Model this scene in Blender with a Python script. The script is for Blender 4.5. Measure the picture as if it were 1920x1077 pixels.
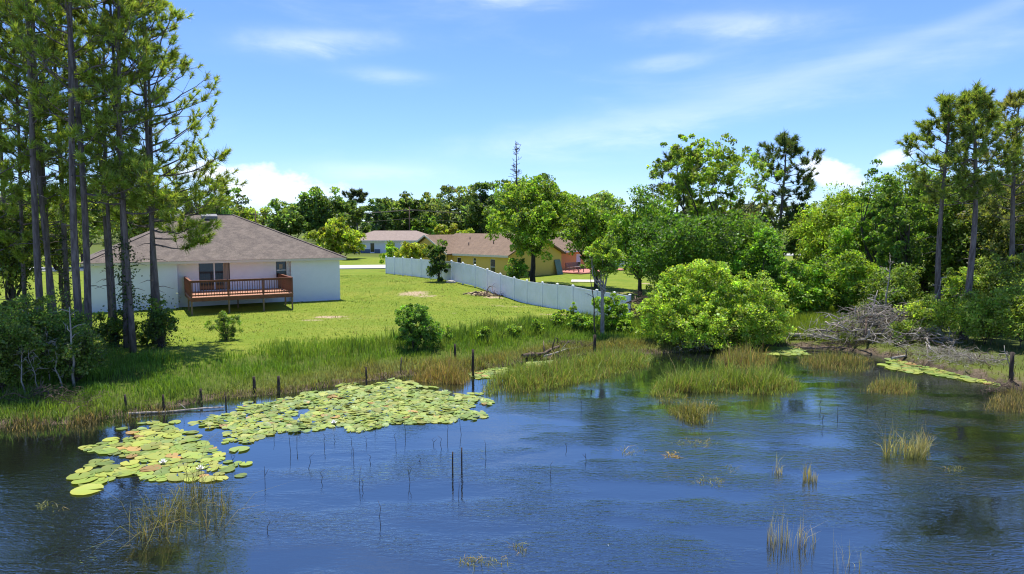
import bpy, math, random
import numpy as np
from mathutils import Vector

# ---------------------------------------------------------------- camera, sky, sun, exposure
for o in list(bpy.data.objects):
    bpy.data.objects.remove(o, do_unlink=True)
S = bpy.context.scene
C = S.collection
CAM_Z, PITCH, FPX = 6.8, math.radians(5.07), 1280.0
cam = bpy.data.cameras.new('camera')
cam.lens, cam.sensor_width = 24.0, 36.0
cam.clip_start, cam.clip_end = 0.1, 6000
cam_ob = bpy.data.objects.new('camera', cam)
C.objects.link(cam_ob)
cam_ob.location = (0, 0, CAM_Z)
cam_ob.rotation_euler = (math.pi / 2 - PITCH, 0, 0)
S.camera = cam_ob

SUN_EL, SUN_AZ = math.radians(76), math.radians(-9)      # azimuth from +Y towards +X
S.view_settings.view_transform = 'Standard'
S.view_settings.look = 'None'
S.view_settings.exposure = 0.72
S.view_settings.gamma = 1.0
S.cycles.max_bounces = 7
S.cycles.diffuse_bounces = 3
S.cycles.glossy_bounces = 3
S.cycles.transmission_bounces = 4
S.cycles.transparent_max_bounces = 8
S.cycles.use_denoising = True
S.cycles.filter_width = 1.15
S.cycles.sample_clamp_indirect = 6.0
S.cycles.sample_clamp_direct = 6.0

world = bpy.data.worlds.new('World')
S.world = world
world.use_nodes = True


class NT:
    """small helper for writing node trees"""
    def __init__(self, tree):
        self.t = tree
        tree.nodes.clear()
    def n(self, typ, **kw):
        nd = self.t.nodes.new(typ)
        for k, v in kw.items():
            setattr(nd, k, v)
        return nd
    def put(self, sock, v):
        if v is None:
            return
        if hasattr(v, 'is_linked') or isinstance(v, bpy.types.NodeSocket):
            self.t.links.new(v, sock)
        else:
            if sock.type == 'RGBA' and len(v) == 3:
                v = (*v, 1)
            sock.default_value = v
    def m(self, op, a, b=None, c=None, clamp=False):
        nd = self.n('ShaderNodeMath', operation=op, use_clamp=clamp)
        for i, v in enumerate((a, b, c)):
            self.put(nd.inputs[i], v)
        return nd.outputs[0]
    def mix(self, fac, a, b, typ='MIX'):
        nd = self.n('ShaderNodeMix', data_type='RGBA', blend_type=typ)
        self.put(nd.inputs[0], fac); self.put(nd.inputs[6], a); self.put(nd.inputs[7], b)
        return nd.outputs[2]
    def noise(self, vec, scale, detail=3, rough=.5, dist=0.0):
        nd = self.n('ShaderNodeTexNoise')
        self.put(nd.inputs['Vector'], vec)
        nd.inputs['Scale'].default_value = scale
        nd.inputs['Detail'].default_value = detail
        nd.inputs['Roughness'].default_value = rough
        nd.inputs['Distortion'].default_value = dist
        return nd.outputs[0]
    def comb(self, x, y, z):
        nd = self.n('ShaderNodeCombineXYZ')
        for i, v in enumerate((x, y, z)):
            self.put(nd.inputs[i], v)
        return nd.outputs[0]
    def smooth(self, v, lo, hi):
        nd = self.n('ShaderNodeMapRange', interpolation_type='SMOOTHSTEP')
        self.put(nd.inputs[0], v)
        nd.inputs[1].default_value = lo; nd.inputs[2].default_value = hi
        return nd.outputs[0]
    def mapping(self, vec, scale=(1, 1, 1), rot=(0, 0, 0)):
        nd = self.n('ShaderNodeMapping')
        self.put(nd.inputs[0], vec)
        nd.inputs['Rotation'].default_value = rot
        nd.inputs['Scale'].default_value = scale
        return nd.outputs[0]


def build_sky():
    N = NT(world.node_tree)
    out = N.n('ShaderNodeOutputWorld')
    bg = N.n('ShaderNodeBackground')
    sky = N.n('ShaderNodeTexSky', sky_type='NISHITA')
    sky.sun_disc = False
    sky.sun_elevation = SUN_EL
    sky.sun_rotation = SUN_AZ
    sky.air_density = 1.0
    sky.dust_density = 0.05
    sky.ozone_density = 4.0
    tc = N.n('ShaderNodeTexCoord').outputs['Generated']
    sep = N.n('ShaderNodeSeparateXYZ')
    N.put(sep.inputs[0], tc)
    az = N.m('ARCTAN2', sep.outputs[0], sep.outputs[1])
    el = N.m('ARCSINE', sep.outputs[2])
    # warp for wispy edges
    wv = N.comb(N.m('MULTIPLY', az, 5.0), N.m('MULTIPLY', el, 22.0), 0.0)
    w1 = N.m('SUBTRACT', N.noise(wv, 1.3, 6, .62, .4), .5)
    wv2 = N.comb(N.m('MULTIPLY', az, 16.0), N.m('MULTIPLY', el, 26.0), 3.7)
    w2 = N.m('SUBTRACT', N.noise(wv2, 1.6, 7, .6), .5)
    total = None
    # cloud: azimuth, elevation, half width, half height, tilt, density, warp
    def blob(a0, e0, sa, se, tilt, dens, wispy):
        da = N.m('SUBTRACT', az, a0)
        de = N.m('SUBTRACT', el, e0)
        ct, st = math.cos(tilt), math.sin(tilt)
        u = N.m('ADD', N.m('MULTIPLY', da, ct / sa), N.m('MULTIPLY', de, st / sa))
        v = N.m('ADD', N.m('MULTIPLY', da, -st / se), N.m('MULTIPLY', de, ct / se))
        w = w1 if wispy else w2
        v = N.m('ADD', v, N.m('MULTIPLY', w, 2.2 if wispy else 2.6))
        u = N.m('ADD', u, N.m('MULTIPLY', w2, 1.0 if wispy else 1.6))
        r2 = N.m('ADD', N.m('MULTIPLY', u, u), N.m('MULTIPLY', v, v))
        if wispy:
            f = N.m('EXPONENT', N.m('MULTIPLY', r2, -1.0))
            f = N.m('MULTIPLY', f, N.m('ADD', .75, N.m('MULTIPLY', w1, 1.5)))
        else:
            f = N.smooth(N.m('ADD', r2, N.m('MULTIPLY', w2, .8)), 2.5, .05)
        return N.m('MULTIPLY', f, dens)
    d = math.radians
    for b in [
        (d(-15.3), d(14.2), d(5.0), d(.85), d(3), .42, True),
        (d(17.0), d(15.2), d(5.5), d(.8), d(-1), .40, True),
        (d(-.6), d(18.0), d(5.0), d(.7), d(0), .42, True),
        (d(12.6), d(12.7), d(2.8), d(.55), d(2), .34, True),
        (d(-10.0), d(12.0), d(3.0), d(.5), d(-2), .24, True),
        (d(7), d(7.6), d(11), d(1.1), d(7), .24, True),
        (d(22), d(10.4), d(14), d(1.4), d(9), .15, True),
        (d(33), d(13.8), d(8), d(.6), d(14), .16, True),
        (d(-11.5), d(4.4), d(5.5), d(.8), d(0), .30, True),
        (d(-20.6), d(3.5), d(3.2), d(.85), d(0), .68, False),
        (d(-24.4), d(4.2), d(1.6), d(.6), d(0), .6, False),
        (d(-18.5), d(2.5), d(4.5), d(.7), d(0), .45, False),
        (d(25.2), d(3.8), d(1.7), d(.7), d(-20), .6, False),
        (d(23.8), d(4.5), d(1.2), d(.7), d(0), .6, False),
        (d(28.8), d(4.9), d(.9), d(.5), d(10), .6, False),
        (d(-41.5), d(11.3), d(2.0), d(1.6), d(0), .7, False),
    ]:
        f = blob(*b)
        total = f if total is None else N.m('ADD', total, f)
    # thin cirrus over the whole dome
    cir = N.noise(N.mapping(tc, (2.2, 2.2, 9.0), (0, .12, .5)), 1.0, 7, .58, .3)
    total = N.m('ADD', total, N.m('MULTIPLY', N.smooth(cir, .5, .85), .22))
    total = N.m('MINIMUM', N.m('MAXIMUM', total, 0.0), 1.0)
    tint = N.mix(1.0, sky.outputs[0], (0.68, 0.82, 1.22), 'MULTIPLY')
    col = N.mix(total, tint, (7.7, 8.1, 8.9))
    N.put(bg.inputs[0], col)
    bg.inputs[1].default_value = 0.108
    N.put(out.inputs[0], bg.outputs[0])


build_sky()
sl = bpy.data.lights.new('sun', 'SUN')
sl.energy = 4.9
sl.angle = math.radians(.53)
sl.color = (1.0, .955, .87)
sun = bpy.data.objects.new('sun', sl)
C.objects.link(sun)
_sd = Vector((math.sin(SUN_AZ) * math.cos(SUN_EL), math.cos(SUN_AZ) * math.cos(SUN_EL), math.sin(SUN_EL)))
sun.rotation_euler = _sd.to_track_quat('Z', 'Y').to_euler()
sun.location = (0, 0, 60)

# ---------------------------------------------------------------- survey helpers
CP, SP = math.cos(PITCH), math.sin(PITCH)


def ray(px, py):
    v = (538.5 - py) / FPX
    return ((px - 960) / FPX, CP + v * SP, -SP + v * CP)


def on_level(px, py, z=0.0):
    """point on the level z that the photograph shows at px, py"""
    r = ray(px, py)
    t = (z - CAM_Z) / r[2]
    return (r[0] * t, r[1] * t)


def x_at(px, Y, py=430):
    r = ray(px, py)
    return r[0] * Y / r[1]


def z_at(py, Y):
    r = ray(960, py)
    return CAM_Z + r[2] * Y / r[1]


def wide(npx, Y):
    return npx / FPX * Y


# ---------------------------------------------------------------- terrain
_sh = [(0, 803), (150, 792), (300, 768), (400, 748), (540, 737), (690, 714), (760, 704), (880, 700), (1000, 674), (1110, 663),
       (1220, 663), (1480, 650), (1580, 657), (1650, 668), (1760, 694), (1880, 724)]
_shp = [on_level(*p) for p in _sh]
SHX = np.array([-300, -80, -40, -25] + [p[0] for p in _shp] + [23.0, 27, 34, 60, 300])
SHY = np.array([30, 15, 19, 22.5] + [p[1] for p in _shp] + [26.5, 19, 6, -25, -60])
CTRL = np.array([
    (-28, 45, 1.0), (-14, 54, .98), (-20, 58, 1.1), (-30, 60, 1.2), (-20, 42, .9), (-12, 44, .85), (-40, 45, 1.3), (-36, 33, 1.1),
    (x_at(725, 76), 76, 1.58), (x_at(790, 69), 69, 1.66), (x_at(847, 63.5), 63.5, 1.72), (x_at(891, 60.5), 60.5, 1.5), (x_at(914, 58.7), 58.7, 1.25),
    (x_at(938, 57), 57, .97), (x_at(988, 54.2), 54.2, .62), (x_at(1017, 52.5), 52.5, .60), (x_at(1074, 49), 49, .66), (x_at(1181, 45.2), 45.2, .4),
    (0, 74, 1.1), (8, 84, 1.1), (8, 72, 1.0), (14, 66, .9), (-6, 84, 1.3), (20, 44, .7), (34, 40, .8), (24, 60, 1.4), (36, 60, 1.6),
    (-40, 90, 1.5), (-20, 90, 1.5), (-24, 130, 1.5), (10, 130, 1.5), (60, 100, 1.8), (-90, 90, 1.8), (0, 250, 1.5), (-200, 200, 1.5), (200, 200, 1.8), (0, 700, 1.5)])


def plateau(X, Y):
    X = np.asarray(X, float); Y = np.asarray(Y, float)
    d2 = (X[..., None] - CTRL[:, 0]) ** 2 + (Y[..., None] - CTRL[:, 1]) ** 2 + 4.0
    w = d2 ** -1.6
    return (w * CTRL[:, 2]).sum(-1) / w.sum(-1)


def inland(X, Y):
    return np.asarray(Y, float) - np.interp(X, SHX, SHY)


def sstep(v, a, b):
    t = np.clip((v - a) / (b - a), 0, 1)
    return t * t * (3 - 2 * t)


def terrain(X, Y):
    X = np.asarray(X, float); Y = np.asarray(Y, float)
    s = inland(X, Y)
    P = plateau(X, Y)
    bump = .05 * np.sin(X * 1.7 + .6 * np.sin(Y * 1.1)) * np.sin(Y * 1.9 + X * .4) * sstep(s, .3, 2) * (1 - sstep(s, 6, 10))
    z = .30 * sstep(s, -.25, .9) + (P - .30) * sstep(s, .6, 9.0)
    z = np.where(s < 0, np.maximum(s * .35, -1.3), 0) + z
    return z + bump


def gz(x, y):
    return float(terrain(np.array([x]), np.array([y]))[0])


def on_ground(px, py):
    """where the sight line meets the terrain"""
    r = ray(px, py)
    prev = 5.0
    for t in np.arange(8, 200, .1):
        x, y, z = r[0] * t, r[1] * t, CAM_Z + r[2] * t
        if z <= max(gz(x, y), 0):
            return x, y
    return r[0] * 90, r[1] * 90


# ---------------------------------------------------------------- materials
MATS = {}


def mat(name):
    m = bpy.data.materials.new(name)
    m.use_nodes = True
    MATS[name] = m
    return m, NT(m.node_tree)


def principled(name, col, rough=.7, noise=.0, scale=8.0, bump=0.0, bscale=None, metallic=0.0, spec=.4, detail=4, stretch=(1, 1, 1), col2=None):
    m, N = mat(name)
    out = N.n('ShaderNodeOutputMaterial')
    p = N.n('ShaderNodeBsdfPrincipled')
    p.inputs['Roughness'].default_value = rough
    p.inputs['Metallic'].default_value = metallic
    p.inputs['Specular IOR Level'].default_value = spec
    tc = N.n('ShaderNodeTexCoord').outputs['Object']
    v = N.mapping(tc, stretch)
    c = col
    if noise or col2:
        nz = N.noise(v, scale, detail, .6)
        if col2:
            c = N.mix(N.smooth(nz, .36, .64), col, col2)
        if noise:
            k = N.m('ADD', 1 - noise, N.m('MULTIPLY', N.noise(v, scale * 2.3, detail, .65), 2 * noise))
            mul = N.n('ShaderNodeVectorMath', operation='SCALE')
            N.put(mul.inputs[0], c if not isinstance(c, tuple) else c[:3])
            N.put(mul.inputs['Scale'], k)
            c = mul.outputs[0]
    N.put(p.inputs['Base Color'], c)
    if bump:
        b = N.n('ShaderNodeBump')
        b.inputs['Strength'].default_value = bump
        b.inputs['Distance'].default_value = .03
        N.put(b.inputs['Height'], N.noise(v, bscale or scale * 3, 5, .6))
        N.put(p.inputs['Normal'], b.outputs[0])
    N.put(out.inputs[0], p.outputs[0])
    return m


def foliage_material(name, transl=.42, gloss=.05):
    m, N = mat(name)
    out = N.n('ShaderNodeOutputMaterial')
    at = N.n('ShaderNodeAttribute', attribute_name='col')
    d = N.n('ShaderNodeBsdfDiffuse')
    t = N.n('ShaderNodeBsdfTranslucent')
    g = N.n('ShaderNodeBsdfGlossy')
    g.inputs['Roughness'].default_value = .5
    g.inputs['Color'].default_value = (1, 1, 1, 1)
    N.put(d.inputs[0], at.outputs['Color'])
    N.put(t.inputs[0], N.mix(1.0, at.outputs['Color'], (1.55, 1.5, .7), 'MULTIPLY'))
    a = N.n('ShaderNodeMixShader'); a.inputs[0].default_value = transl
    N.put(a.inputs[1], d.outputs[0]); N.put(a.inputs[2], t.outputs[0])
    b = N.n('ShaderNodeMixShader'); b.inputs[0].default_value = gloss
    N.put(b.inputs[1], a.outputs[0]); N.put(b.inputs[2], g.outputs[0])
    N.put(out.inputs[0], b.outputs[0])
    return m


foliage_material('leaf', .54, .022)
foliage_material('needle', .52, .03)
foliage_material('grass', .42, .015)
foliage_material('pad', .12, .07)


def bark_material(name, c1, c2, scale=7, stretch=(1, 1, .18), bump=.9):
    return principled(name, c1, .92, .35, scale, bump, scale * 2.2, col2=c2, stretch=stretch, spec=.15)


bark_material('pine_bark', (.092, .074, .064), (.180, .150, .132), 9)
bark_material('dark_bark', (.055, .045, .035), (.10, .085, .07), 9)
bark_material('pale_bark', (.22, .20, .17), (.36, .33, .29), 9)
bark_material('dead_wood', (.19, .168, .14), (.37, .335, .285), 5)
bark_material('brown_wood', (.085, .06, .045), (.16, .12, .09), 6)
bark_material('wet_post', (.035, .027, .022), (.075, .06, .05), 8)


def ground_material():
    m, N = mat('ground')
    out = N.n('ShaderNodeOutputMaterial')
    p = N.n('ShaderNodeBsdfPrincipled')
    p.inputs['Roughness'].default_value = .95
    p.inputs['Specular IOR Level'].default_value = .1
    pos = N.n('ShaderNodeNewGeometry').outputs['Position']
    a = N.n('ShaderNodeAttribute', attribute_name='mask')
    sp = N.n('ShaderNodeSeparateColor')
    N.put(sp.inputs[0], a.outputs['Color'])
    n1 = N.noise(pos, .35, 5, .6)
    n2 = N.noise(pos, 2.4, 6, .68)
    n3 = N.noise(pos, 14.0, 5, .75)
    g = N.mix(N.smooth(n1, .34, .68), (.132, .190, .018), (.192, .225, .028))
    n0 = N.noise(N.mapping(pos, (.5, 1.6, 1), (0, 0, .35)), .22, 4, .6)
    g = N.mix(N.m('MULTIPLY', N.smooth(n0, .45, .72), .45), g, (.225, .220, .045))
    g = N.mix(N.smooth(n2, .40, .70), g, (.110, .165, .016))
    g = N.mix(N.m('MULTIPLY', N.smooth(n3, .50, .78), .40), g, (.270, .270, .060))
    g = N.mix(N.m('MULTIPLY', N.smooth(n3, .48, .24), .50), g, (.100, .145, .015))
    sand = N.mix(n3, (.42, .33, .22), (.30, .22, .13))
    f = N.smooth(N.m('ADD', sp.outputs[0], N.m('MULTIPLY', N.m('SUBTRACT', n2, .5), 1.5)), .38, .78)
    g = N.mix(f, g, sand)
    mud = N.mix(N.smooth(N.m('ADD', N.m('MULTIPLY', n2, .6), N.m('MULTIPLY', n3, .4)), .35, .66), (.030, .024, .016), (.155, .118, .080))
    f2 = N.smooth(N.m('ADD', sp.outputs[1], N.m('MULTIPLY', N.m('SUBTRACT', n2, .5), .8)), .35, .75)
    g = N.mix(f2, g, mud)
    wild = N.mix(n2, (.05, .085, .014), (.12, .13, .03))
    f3 = N.smooth(N.m('ADD', sp.outputs[2], N.m('MULTIPLY', N.m('SUBTRACT', n1, .5), .6)), .3, .7)
    g = N.mix(N.m('MULTIPLY', f3, N.m('SUBTRACT', 1.0, f2)), g, wild)
    N.put(p.inputs['Base Color'], g)
    b = N.n('ShaderNodeBump')
    b.inputs['Strength'].default_value = .6
    b.inputs['Distance'].default_value = .06
    N.put(b.inputs['Height'], N.m('ADD', n3, N.m('MULTIPLY', n2, .8)))
    N.put(p.inputs['Normal'], b.outputs[0])
    N.put(out.inputs[0], p.outputs[0])


def water_material():
    m, N = mat('water')
    out = N.n('ShaderNodeOutputMaterial')
    pos = N.n('ShaderNodeNewGeometry').outputs['Position']
    w1 = N.noise(N.mapping(pos, (2.4, 6.6, 1), (0, 0, .22)), 1.0, 3, .55, .5)
    w2 = N.noise(N.mapping(pos, (5.0, 13.0, 1), (0, 0, .05)), 1.0, 2, .6, .6)
    w3 = N.noise(N.mapping(pos, (.25, .5, 1), (0, 0, .4)), 1.0, 2, .5)
    amp = N.m('ADD', .12, N.m('MULTIPLY', N.smooth(w3, .36, .64), 1.15))
    cal = N.n('ShaderNodeAttribute', attribute_name='mask')
    cs = N.n('ShaderNodeSeparateColor'); N.put(cs.inputs[0], cal.outputs['Color'])
    amp = N.m('MULTIPLY', amp, cs.outputs[0])
    h = N.m('MULTIPLY', N.m('ADD', N.m('MULTIPLY', w1, 1.5), N.m('MULTIPLY', w2, 1.0)), amp)
    b = N.n('ShaderNodeBump')
    b.inputs['Strength'].default_value = 1.0
    b.inputs['Distance'].default_value = .0145
    N.put(b.inputs['Height'], h)
    d = N.n('ShaderNodeBsdfDiffuse')
    d.inputs[0].default_value = (.008, .009, .007, 1)
    g = N.n('ShaderNodeBsdfGlossy')
    g.inputs['Roughness'].default_value = .02
    g.inputs['Color'].default_value = (.88, 1, .97, 1)
    N.put(g.inputs['Normal'], b.outputs[0])
    fr = N.n('ShaderNodeFresnel')
    fr.inputs[0].default_value = 1.85
    N.put(fr.inputs['Normal'], b.outputs[0])
    x = N.n('ShaderNodeMixShader')
    N.put(x.inputs[0], N.m('MINIMUM', N.m('ADD', .17, N.m('MULTIPLY', fr.outputs[0], .95)), .92))
    N.put(x.inputs[1], d.outputs[0]); N.put(x.inputs[2], g.outputs[0])
    N.put(out.inputs[0], x.outputs[0])


def shingle_material(name, c1, c2, c3):
    m, N = mat(name)
    out = N.n('ShaderNodeOutputMaterial')
    p = N.n('ShaderNodeBsdfPrincipled')
    p.inputs['Roughness'].default_value = .95
    p.inputs['Specular IOR Level'].default_value = .15
    tc = N.n('ShaderNodeTexCoord').outputs['Object']
    br = N.n('ShaderNodeTexBrick')
    sx = N.n('ShaderNodeSeparateXYZ'); N.put(sx.inputs[0], tc)
    N.put(br.inputs['Vector'], N.comb(N.m('ADD', sx.outputs[0], N.m('MULTIPLY', sx.outputs[1], .37)), N.m('MULTIPLY', sx.outputs[2], 2.3), 0.0))
    br.inputs['Scale'].default_value = 3.0
    br.inputs['Mortar Size'].default_value = .02
    br.inputs['Brick Width'].default_value = .95
    br.inputs['Row Height'].default_value = .42
    br.inputs['Color1'].default_value = (*c1, 1)
    br.inputs['Color2'].default_value = (*c2, 1)
    br.inputs['Mortar'].default_value = tuple(x * .6 for x in c1) + (1,)
    streak = N.noise(N.mapping(tc, (1.6, 1.6, .25)), 1.0, 5, .65)
    spot = N.noise(tc, 9.0, 5, .7)
    c = N.mix(N.m('MULTIPLY', N.smooth(streak, .36, .64), .9), br.outputs[0], c3)
    c = N.mix(N.m('MULTIPLY', N.smooth(spot, .35, .7), .35), c, tuple(x * 1.45 for x in c2))
    N.put(p.inputs['Base Color'], c)
    b = N.n('ShaderNodeBump'); b.inputs['Strength'].default_value = .5; b.inputs['Distance'].default_value = .02
    N.put(b.inputs['Height'], N.m('ADD', br.outputs['Fac'], spot))
    N.put(p.inputs['Normal'], b.outputs[0])
    N.put(out.inputs[0], p.outputs[0])


ground_material()
water_material()
shingle_material('shingle_grey', (.132, .108, .088), (.178, .148, .122), (.092, .077, .066))
shingle_material('shingle_brown', (.175, .122, .084), (.21, .150, .104), (.14, .10, .072))
shingle_material('shingle_pink', (.26, .205, .172), (.29, .23, .195), (.225, .178, .152))
principled('white_stucco', (.76, .77, .78), .9, .07, .9, .25, 30)
principled('trim_cream', (.66, .60, .46), .6, .05, 3)
principled('white_trim', (.78, .78, .77), .45)
principled('vinyl', (.87, .88, .92), .38, .03, 1.0, col2=(.80, .82, .82))
principled('yellow_stucco', (.70, .49, .12), .9, .08, 1.5, .2, 25)
principled('bounce_tint_stucco', (.64, .31, .11), .9, .08, 1.5, .2, 25)  # orange stands for light bounced off the red patio, put into the colour
principled('slate_shade', (.12, .15, .20), .85, .1, 2)  # shade on the lower ranch wall, put into a slate blue colour
principled('pale_siding', (.52, .60, .68), .8, .06, 2)
principled('dark_glass', (.018, .022, .028), .06, spec=.6)
principled('blind', (.32, .27, .22), .8, .1, 4)
principled('brown_frame', (.10, .075, .06), .5)
principled('deck_wood', (.20, .078, .038), .75, .22, 4, .3, 30, col2=(.15, .056, .028), stretch=(1, 1, 1))
principled('deck_board', (.40, .20, .12), .8, .22, 3, .3, 30)
principled('treated_post', (.22, .15, .085), .85, .2, 6)
principled('concrete', (.50, .47, .42), .9, .12, 2.5, .2, 30)
principled('red_patio', (.40, .16, .12), .85, .15, 3)
principled('grey_metal', (.16, .16, .16), .6, metallic=.0)
principled('black_plastic', (.02, .02, .022), .5)
principled('green_board', (.15, .22, .19), .7, .1, 3)
principled('garden_wood', (.16, .12, .11), .8, .2, 5)
principled('road', (.44, .43, .41), .9, .12, 1.2, .2, 25)
principled('wire', (.02, .02, .02), .6)
principled('white_petal', (.82, .80, .76), .5)
principled('yellow_core', (.7, .5, .06), .6)
principled('rock', (.34, .31, .28), .9, .25, 5, .6, 12)

# ---------------------------------------------------------------- mesh helpers


def tag(o, label=None, cat=None, group=None, kind=None):
    if label: o['label'] = label
    if cat: o['category'] = cat
    if group: o['group'] = group
    if kind: o['kind'] = kind
    return o


def empty(name, loc, rz=0.0):
    o = bpy.data.objects.new(name, None)
    C.objects.link(o)
    o.location = loc
    o.rotation_euler = (0, 0, rz)
    o.empty_display_size = .2
    return o


def link(name, me, m, parent=None, loc=None):
    o = bpy.data.objects.new(name, me)
    C.objects.link(o)
    if m:
        if not me.materials:
            me.materials.append(MATS[m])
    if parent:
        o.parent = parent
    if loc is not None:
        o.location = loc
    return o


def npmesh(name, V, F, col=None, smooth=False, attr='col'):
    """V (n,3), F (m,k) with k corners each"""
    V = np.asarray(V, np.float32); F = np.asarray(F, np.int32)
    me = bpy.data.meshes.new(name)
    me.vertices.add(len(V)); me.vertices.foreach_set('co', V.ravel())
    k = F.shape[1]
    me.loops.add(F.size); me.loops.foreach_set('vertex_index', F.ravel())
    me.polygons.add(len(F))
    me.polygons.foreach_set('loop_start', np.arange(0, F.size, k, dtype=np.int32))
    if smooth:
        me.polygons.foreach_set('use_smooth', np.ones(len(F), bool))
    if col is not None:
        a = me.color_attributes.new(attr, 'FLOAT_COLOR', 'POINT')
        cc = np.ones((len(V), 4), np.float32); cc[:, :3] = col
        a.data.foreach_set('color', cc.ravel())
    me.update(calc_edges=True)
    return me


class MB:
    """collects boxes, tubes and polygons for one mesh"""
    def __init__(self):
        self.v, self.f, self.sm = [], [], []
    def poly(self, pts, faces, smooth=False):
        b = len(self.v)
        self.v += [tuple(p) for p in pts]
        self.f += [tuple(i + b for i in f) for f in faces]
        self.sm += [smooth] * len(faces)
        return self
    def box(self, x0, x1, y0, y1, z0, z1):
        return self.poly([(x0, y0, z0), (x1, y0, z0), (x1, y1, z0), (x0, y1, z0), (x0, y0, z1), (x1, y0, z1), (x1, y1, z1), (x0, y1, z1)],
                         [(3, 2, 1, 0), (4, 5, 6, 7), (0, 1, 5, 4), (1, 2, 6, 5), (2, 3, 7, 6), (3, 0, 4, 7)])
    def bar(self, a, b, w, h):
        """box beam from a to b, w wide and h high"""
        a, b = Vector(a), Vector(b)
        d = (b - a).normalized()
        s = d.cross(Vector((0, 0, 1)))
        s = Vector((1, 0, 0)) if s.length < 1e-4 else s.normalized()
        u = s.cross(d).normalized()
        P = []
        for c in (a, b):
            for i, j in ((-1, -1), (1, -1), (1, 1), (-1, 1)):
                P.append(c + s * (i * w / 2) + u * (j * h / 2))
        return self.poly(P, [(0, 1, 2, 3), (7, 6, 5, 4), (0, 4, 5, 1), (1, 5, 6, 2), (2, 6, 7, 3), (3, 7, 4, 0)])
    def tube(self, pts, rad, sides=7, cap=True):
        pts = [Vector(p) for p in pts]
        b = len(self.v)
        n = len(pts)
        ref = Vector((.31, .2, .93))
        for i, p in enumerate(pts):
            d = (pts[min(i + 1, n - 1)] - pts[max(i - 1, 0)])
            d = d.normalized() if d.length > 1e-6 else Vector((0, 0, 1))
            s = d.cross(Vector((1, 0, 0)) if abs(d.x) < .8 else Vector((0, 1, 0))).normalized()
            t = d.cross(s)
            r = rad[i] if hasattr(rad, '__len__') else rad
            for k in range(sides):
                a = 2 * math.pi * k / sides
                self.v.append(tuple(p + s * (r * math.cos(a)) + t * (r * math.sin(a))))
        for i in range(n - 1):
            for k in range(sides):
                k2 = (k + 1) % sides
                self.f.append((b + i * sides + k, b + i * sides + k2, b + (i + 1) * sides + k2, b + (i + 1) * sides + k))
                self.sm.append(True)
        if cap:
            self.f.append(tuple(b + k for k in reversed(range(sides)))); self.sm.append(False)
            self.f.append(tuple(b + (n - 1) * sides + k for k in range(sides))); self.sm.append(False)
        return self
    def mesh(self, name):
        me = bpy.data.meshes.new(name)
        me.from_pydata(self.v, [], self.f)
        me.polygons.foreach_set('use_smooth', np.array(self.sm, bool))
        me.update()
        return me
    def build(self, name, m, parent=None, loc=None):
        return link(name, self.mesh(name), m, parent, loc)


def unit(v):
    return v / np.maximum(np.linalg.norm(v, axis=-1, keepdims=True), 1e-9)


def leaf_quads(rng, P, outward, size, col, aspect=.5, up=.6, droop=.15, vary=.28):
    """one folded-free rhombic leaf at every point of P"""
    n = len(P)
    a = unit(rng.normal(size=(n, 3)) + outward * .9 + np.array([0, 0, -droop]))
    nn = unit(rng.normal(size=(n, 3)) * .9 + np.array([0, 0, up]) + outward * .35)
    s = unit(np.cross(a, nn))
    size = np.asarray(size)[:, None] * np.ones((n, 1))
    V = np.stack([P - a * size * .5, P + s * size * aspect * .5 - a * size * .05, P + a * size * .5, P - s * size * aspect * .5 - a * size * .05], 1)
    c = np.asarray(col) * np.clip(rng.normal(1, vary, (n, 1)), .45, 1.9)
    c = c * np.clip(1 + rng.normal(0, .10, (n, 3)), .6, 1.4)
    return V.reshape(-1, 3), np.arange(4 * n).reshape(n, 4), np.repeat(c, 4, 0)


def crown_points(rng, lobes, n_cl, per, cl_r, shell=.5, up_bias=.15, flat=.75):
    """leaf positions in clumps spread over ellipsoid lobes"""
    L = np.array(lobes, float)
    area = (L[:, 3] * L[:, 4] + L[:, 3] * L[:, 5] + L[:, 4] * L[:, 5])
    k = rng.choice(len(L), n_cl, p=area / area.sum())
    d = unit(rng.normal(size=(n_cl, 3)) + np.array([0, 0, up_bias]))
    r = 1 - shell * rng.random(n_cl) ** 1.6
    r *= 1 + rng.normal(0, .11, n_cl) + .22 * (rng.random(n_cl) < .12)
    cc = L[k, :3] + d * L[k, 3:6] * r[:, None]
    cr = cl_r * rng.uniform(.5, 1.5, n_cl)
    tone = np.clip(rng.normal(1, .28, n_cl), .45, 1.8)
    idx = np.repeat(np.arange(n_cl), per)
    off = unit(rng.normal(size=(n_cl * per, 3)) + d[idx] * .45 + np.array([0, 0, .35])) * (rng.random((n_cl * per, 1)) ** .38)
    P = cc[idx] + off * cr[idx][:, None] * np.array([1, 1, flat])
    return P, unit(off + d[idx] * .6), tone[idx], cc, d


def tubes_np(segs, sides=5):
    """many tapered straight/curved twigs in one go; segs list of (pts, radii)"""
    mb = MB()
    for pts, rad in segs:
        mb.tube(pts, rad, sides, cap=False)
    return mb


def curve_pts(a, b, sag, n=5, rng=None, wob=.0):
    a, b = np.array(a, float), np.array(b, float)
    t = np.linspace(0, 1, n)[:, None]
    P = a + (b - a) * t
    P[:, 2:] += sag * 4 * t * (1 - t)
    if rng is not None and wob:
        P[1:-1] += rng.normal(0, wob, (n - 2, 3))
    return P


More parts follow.
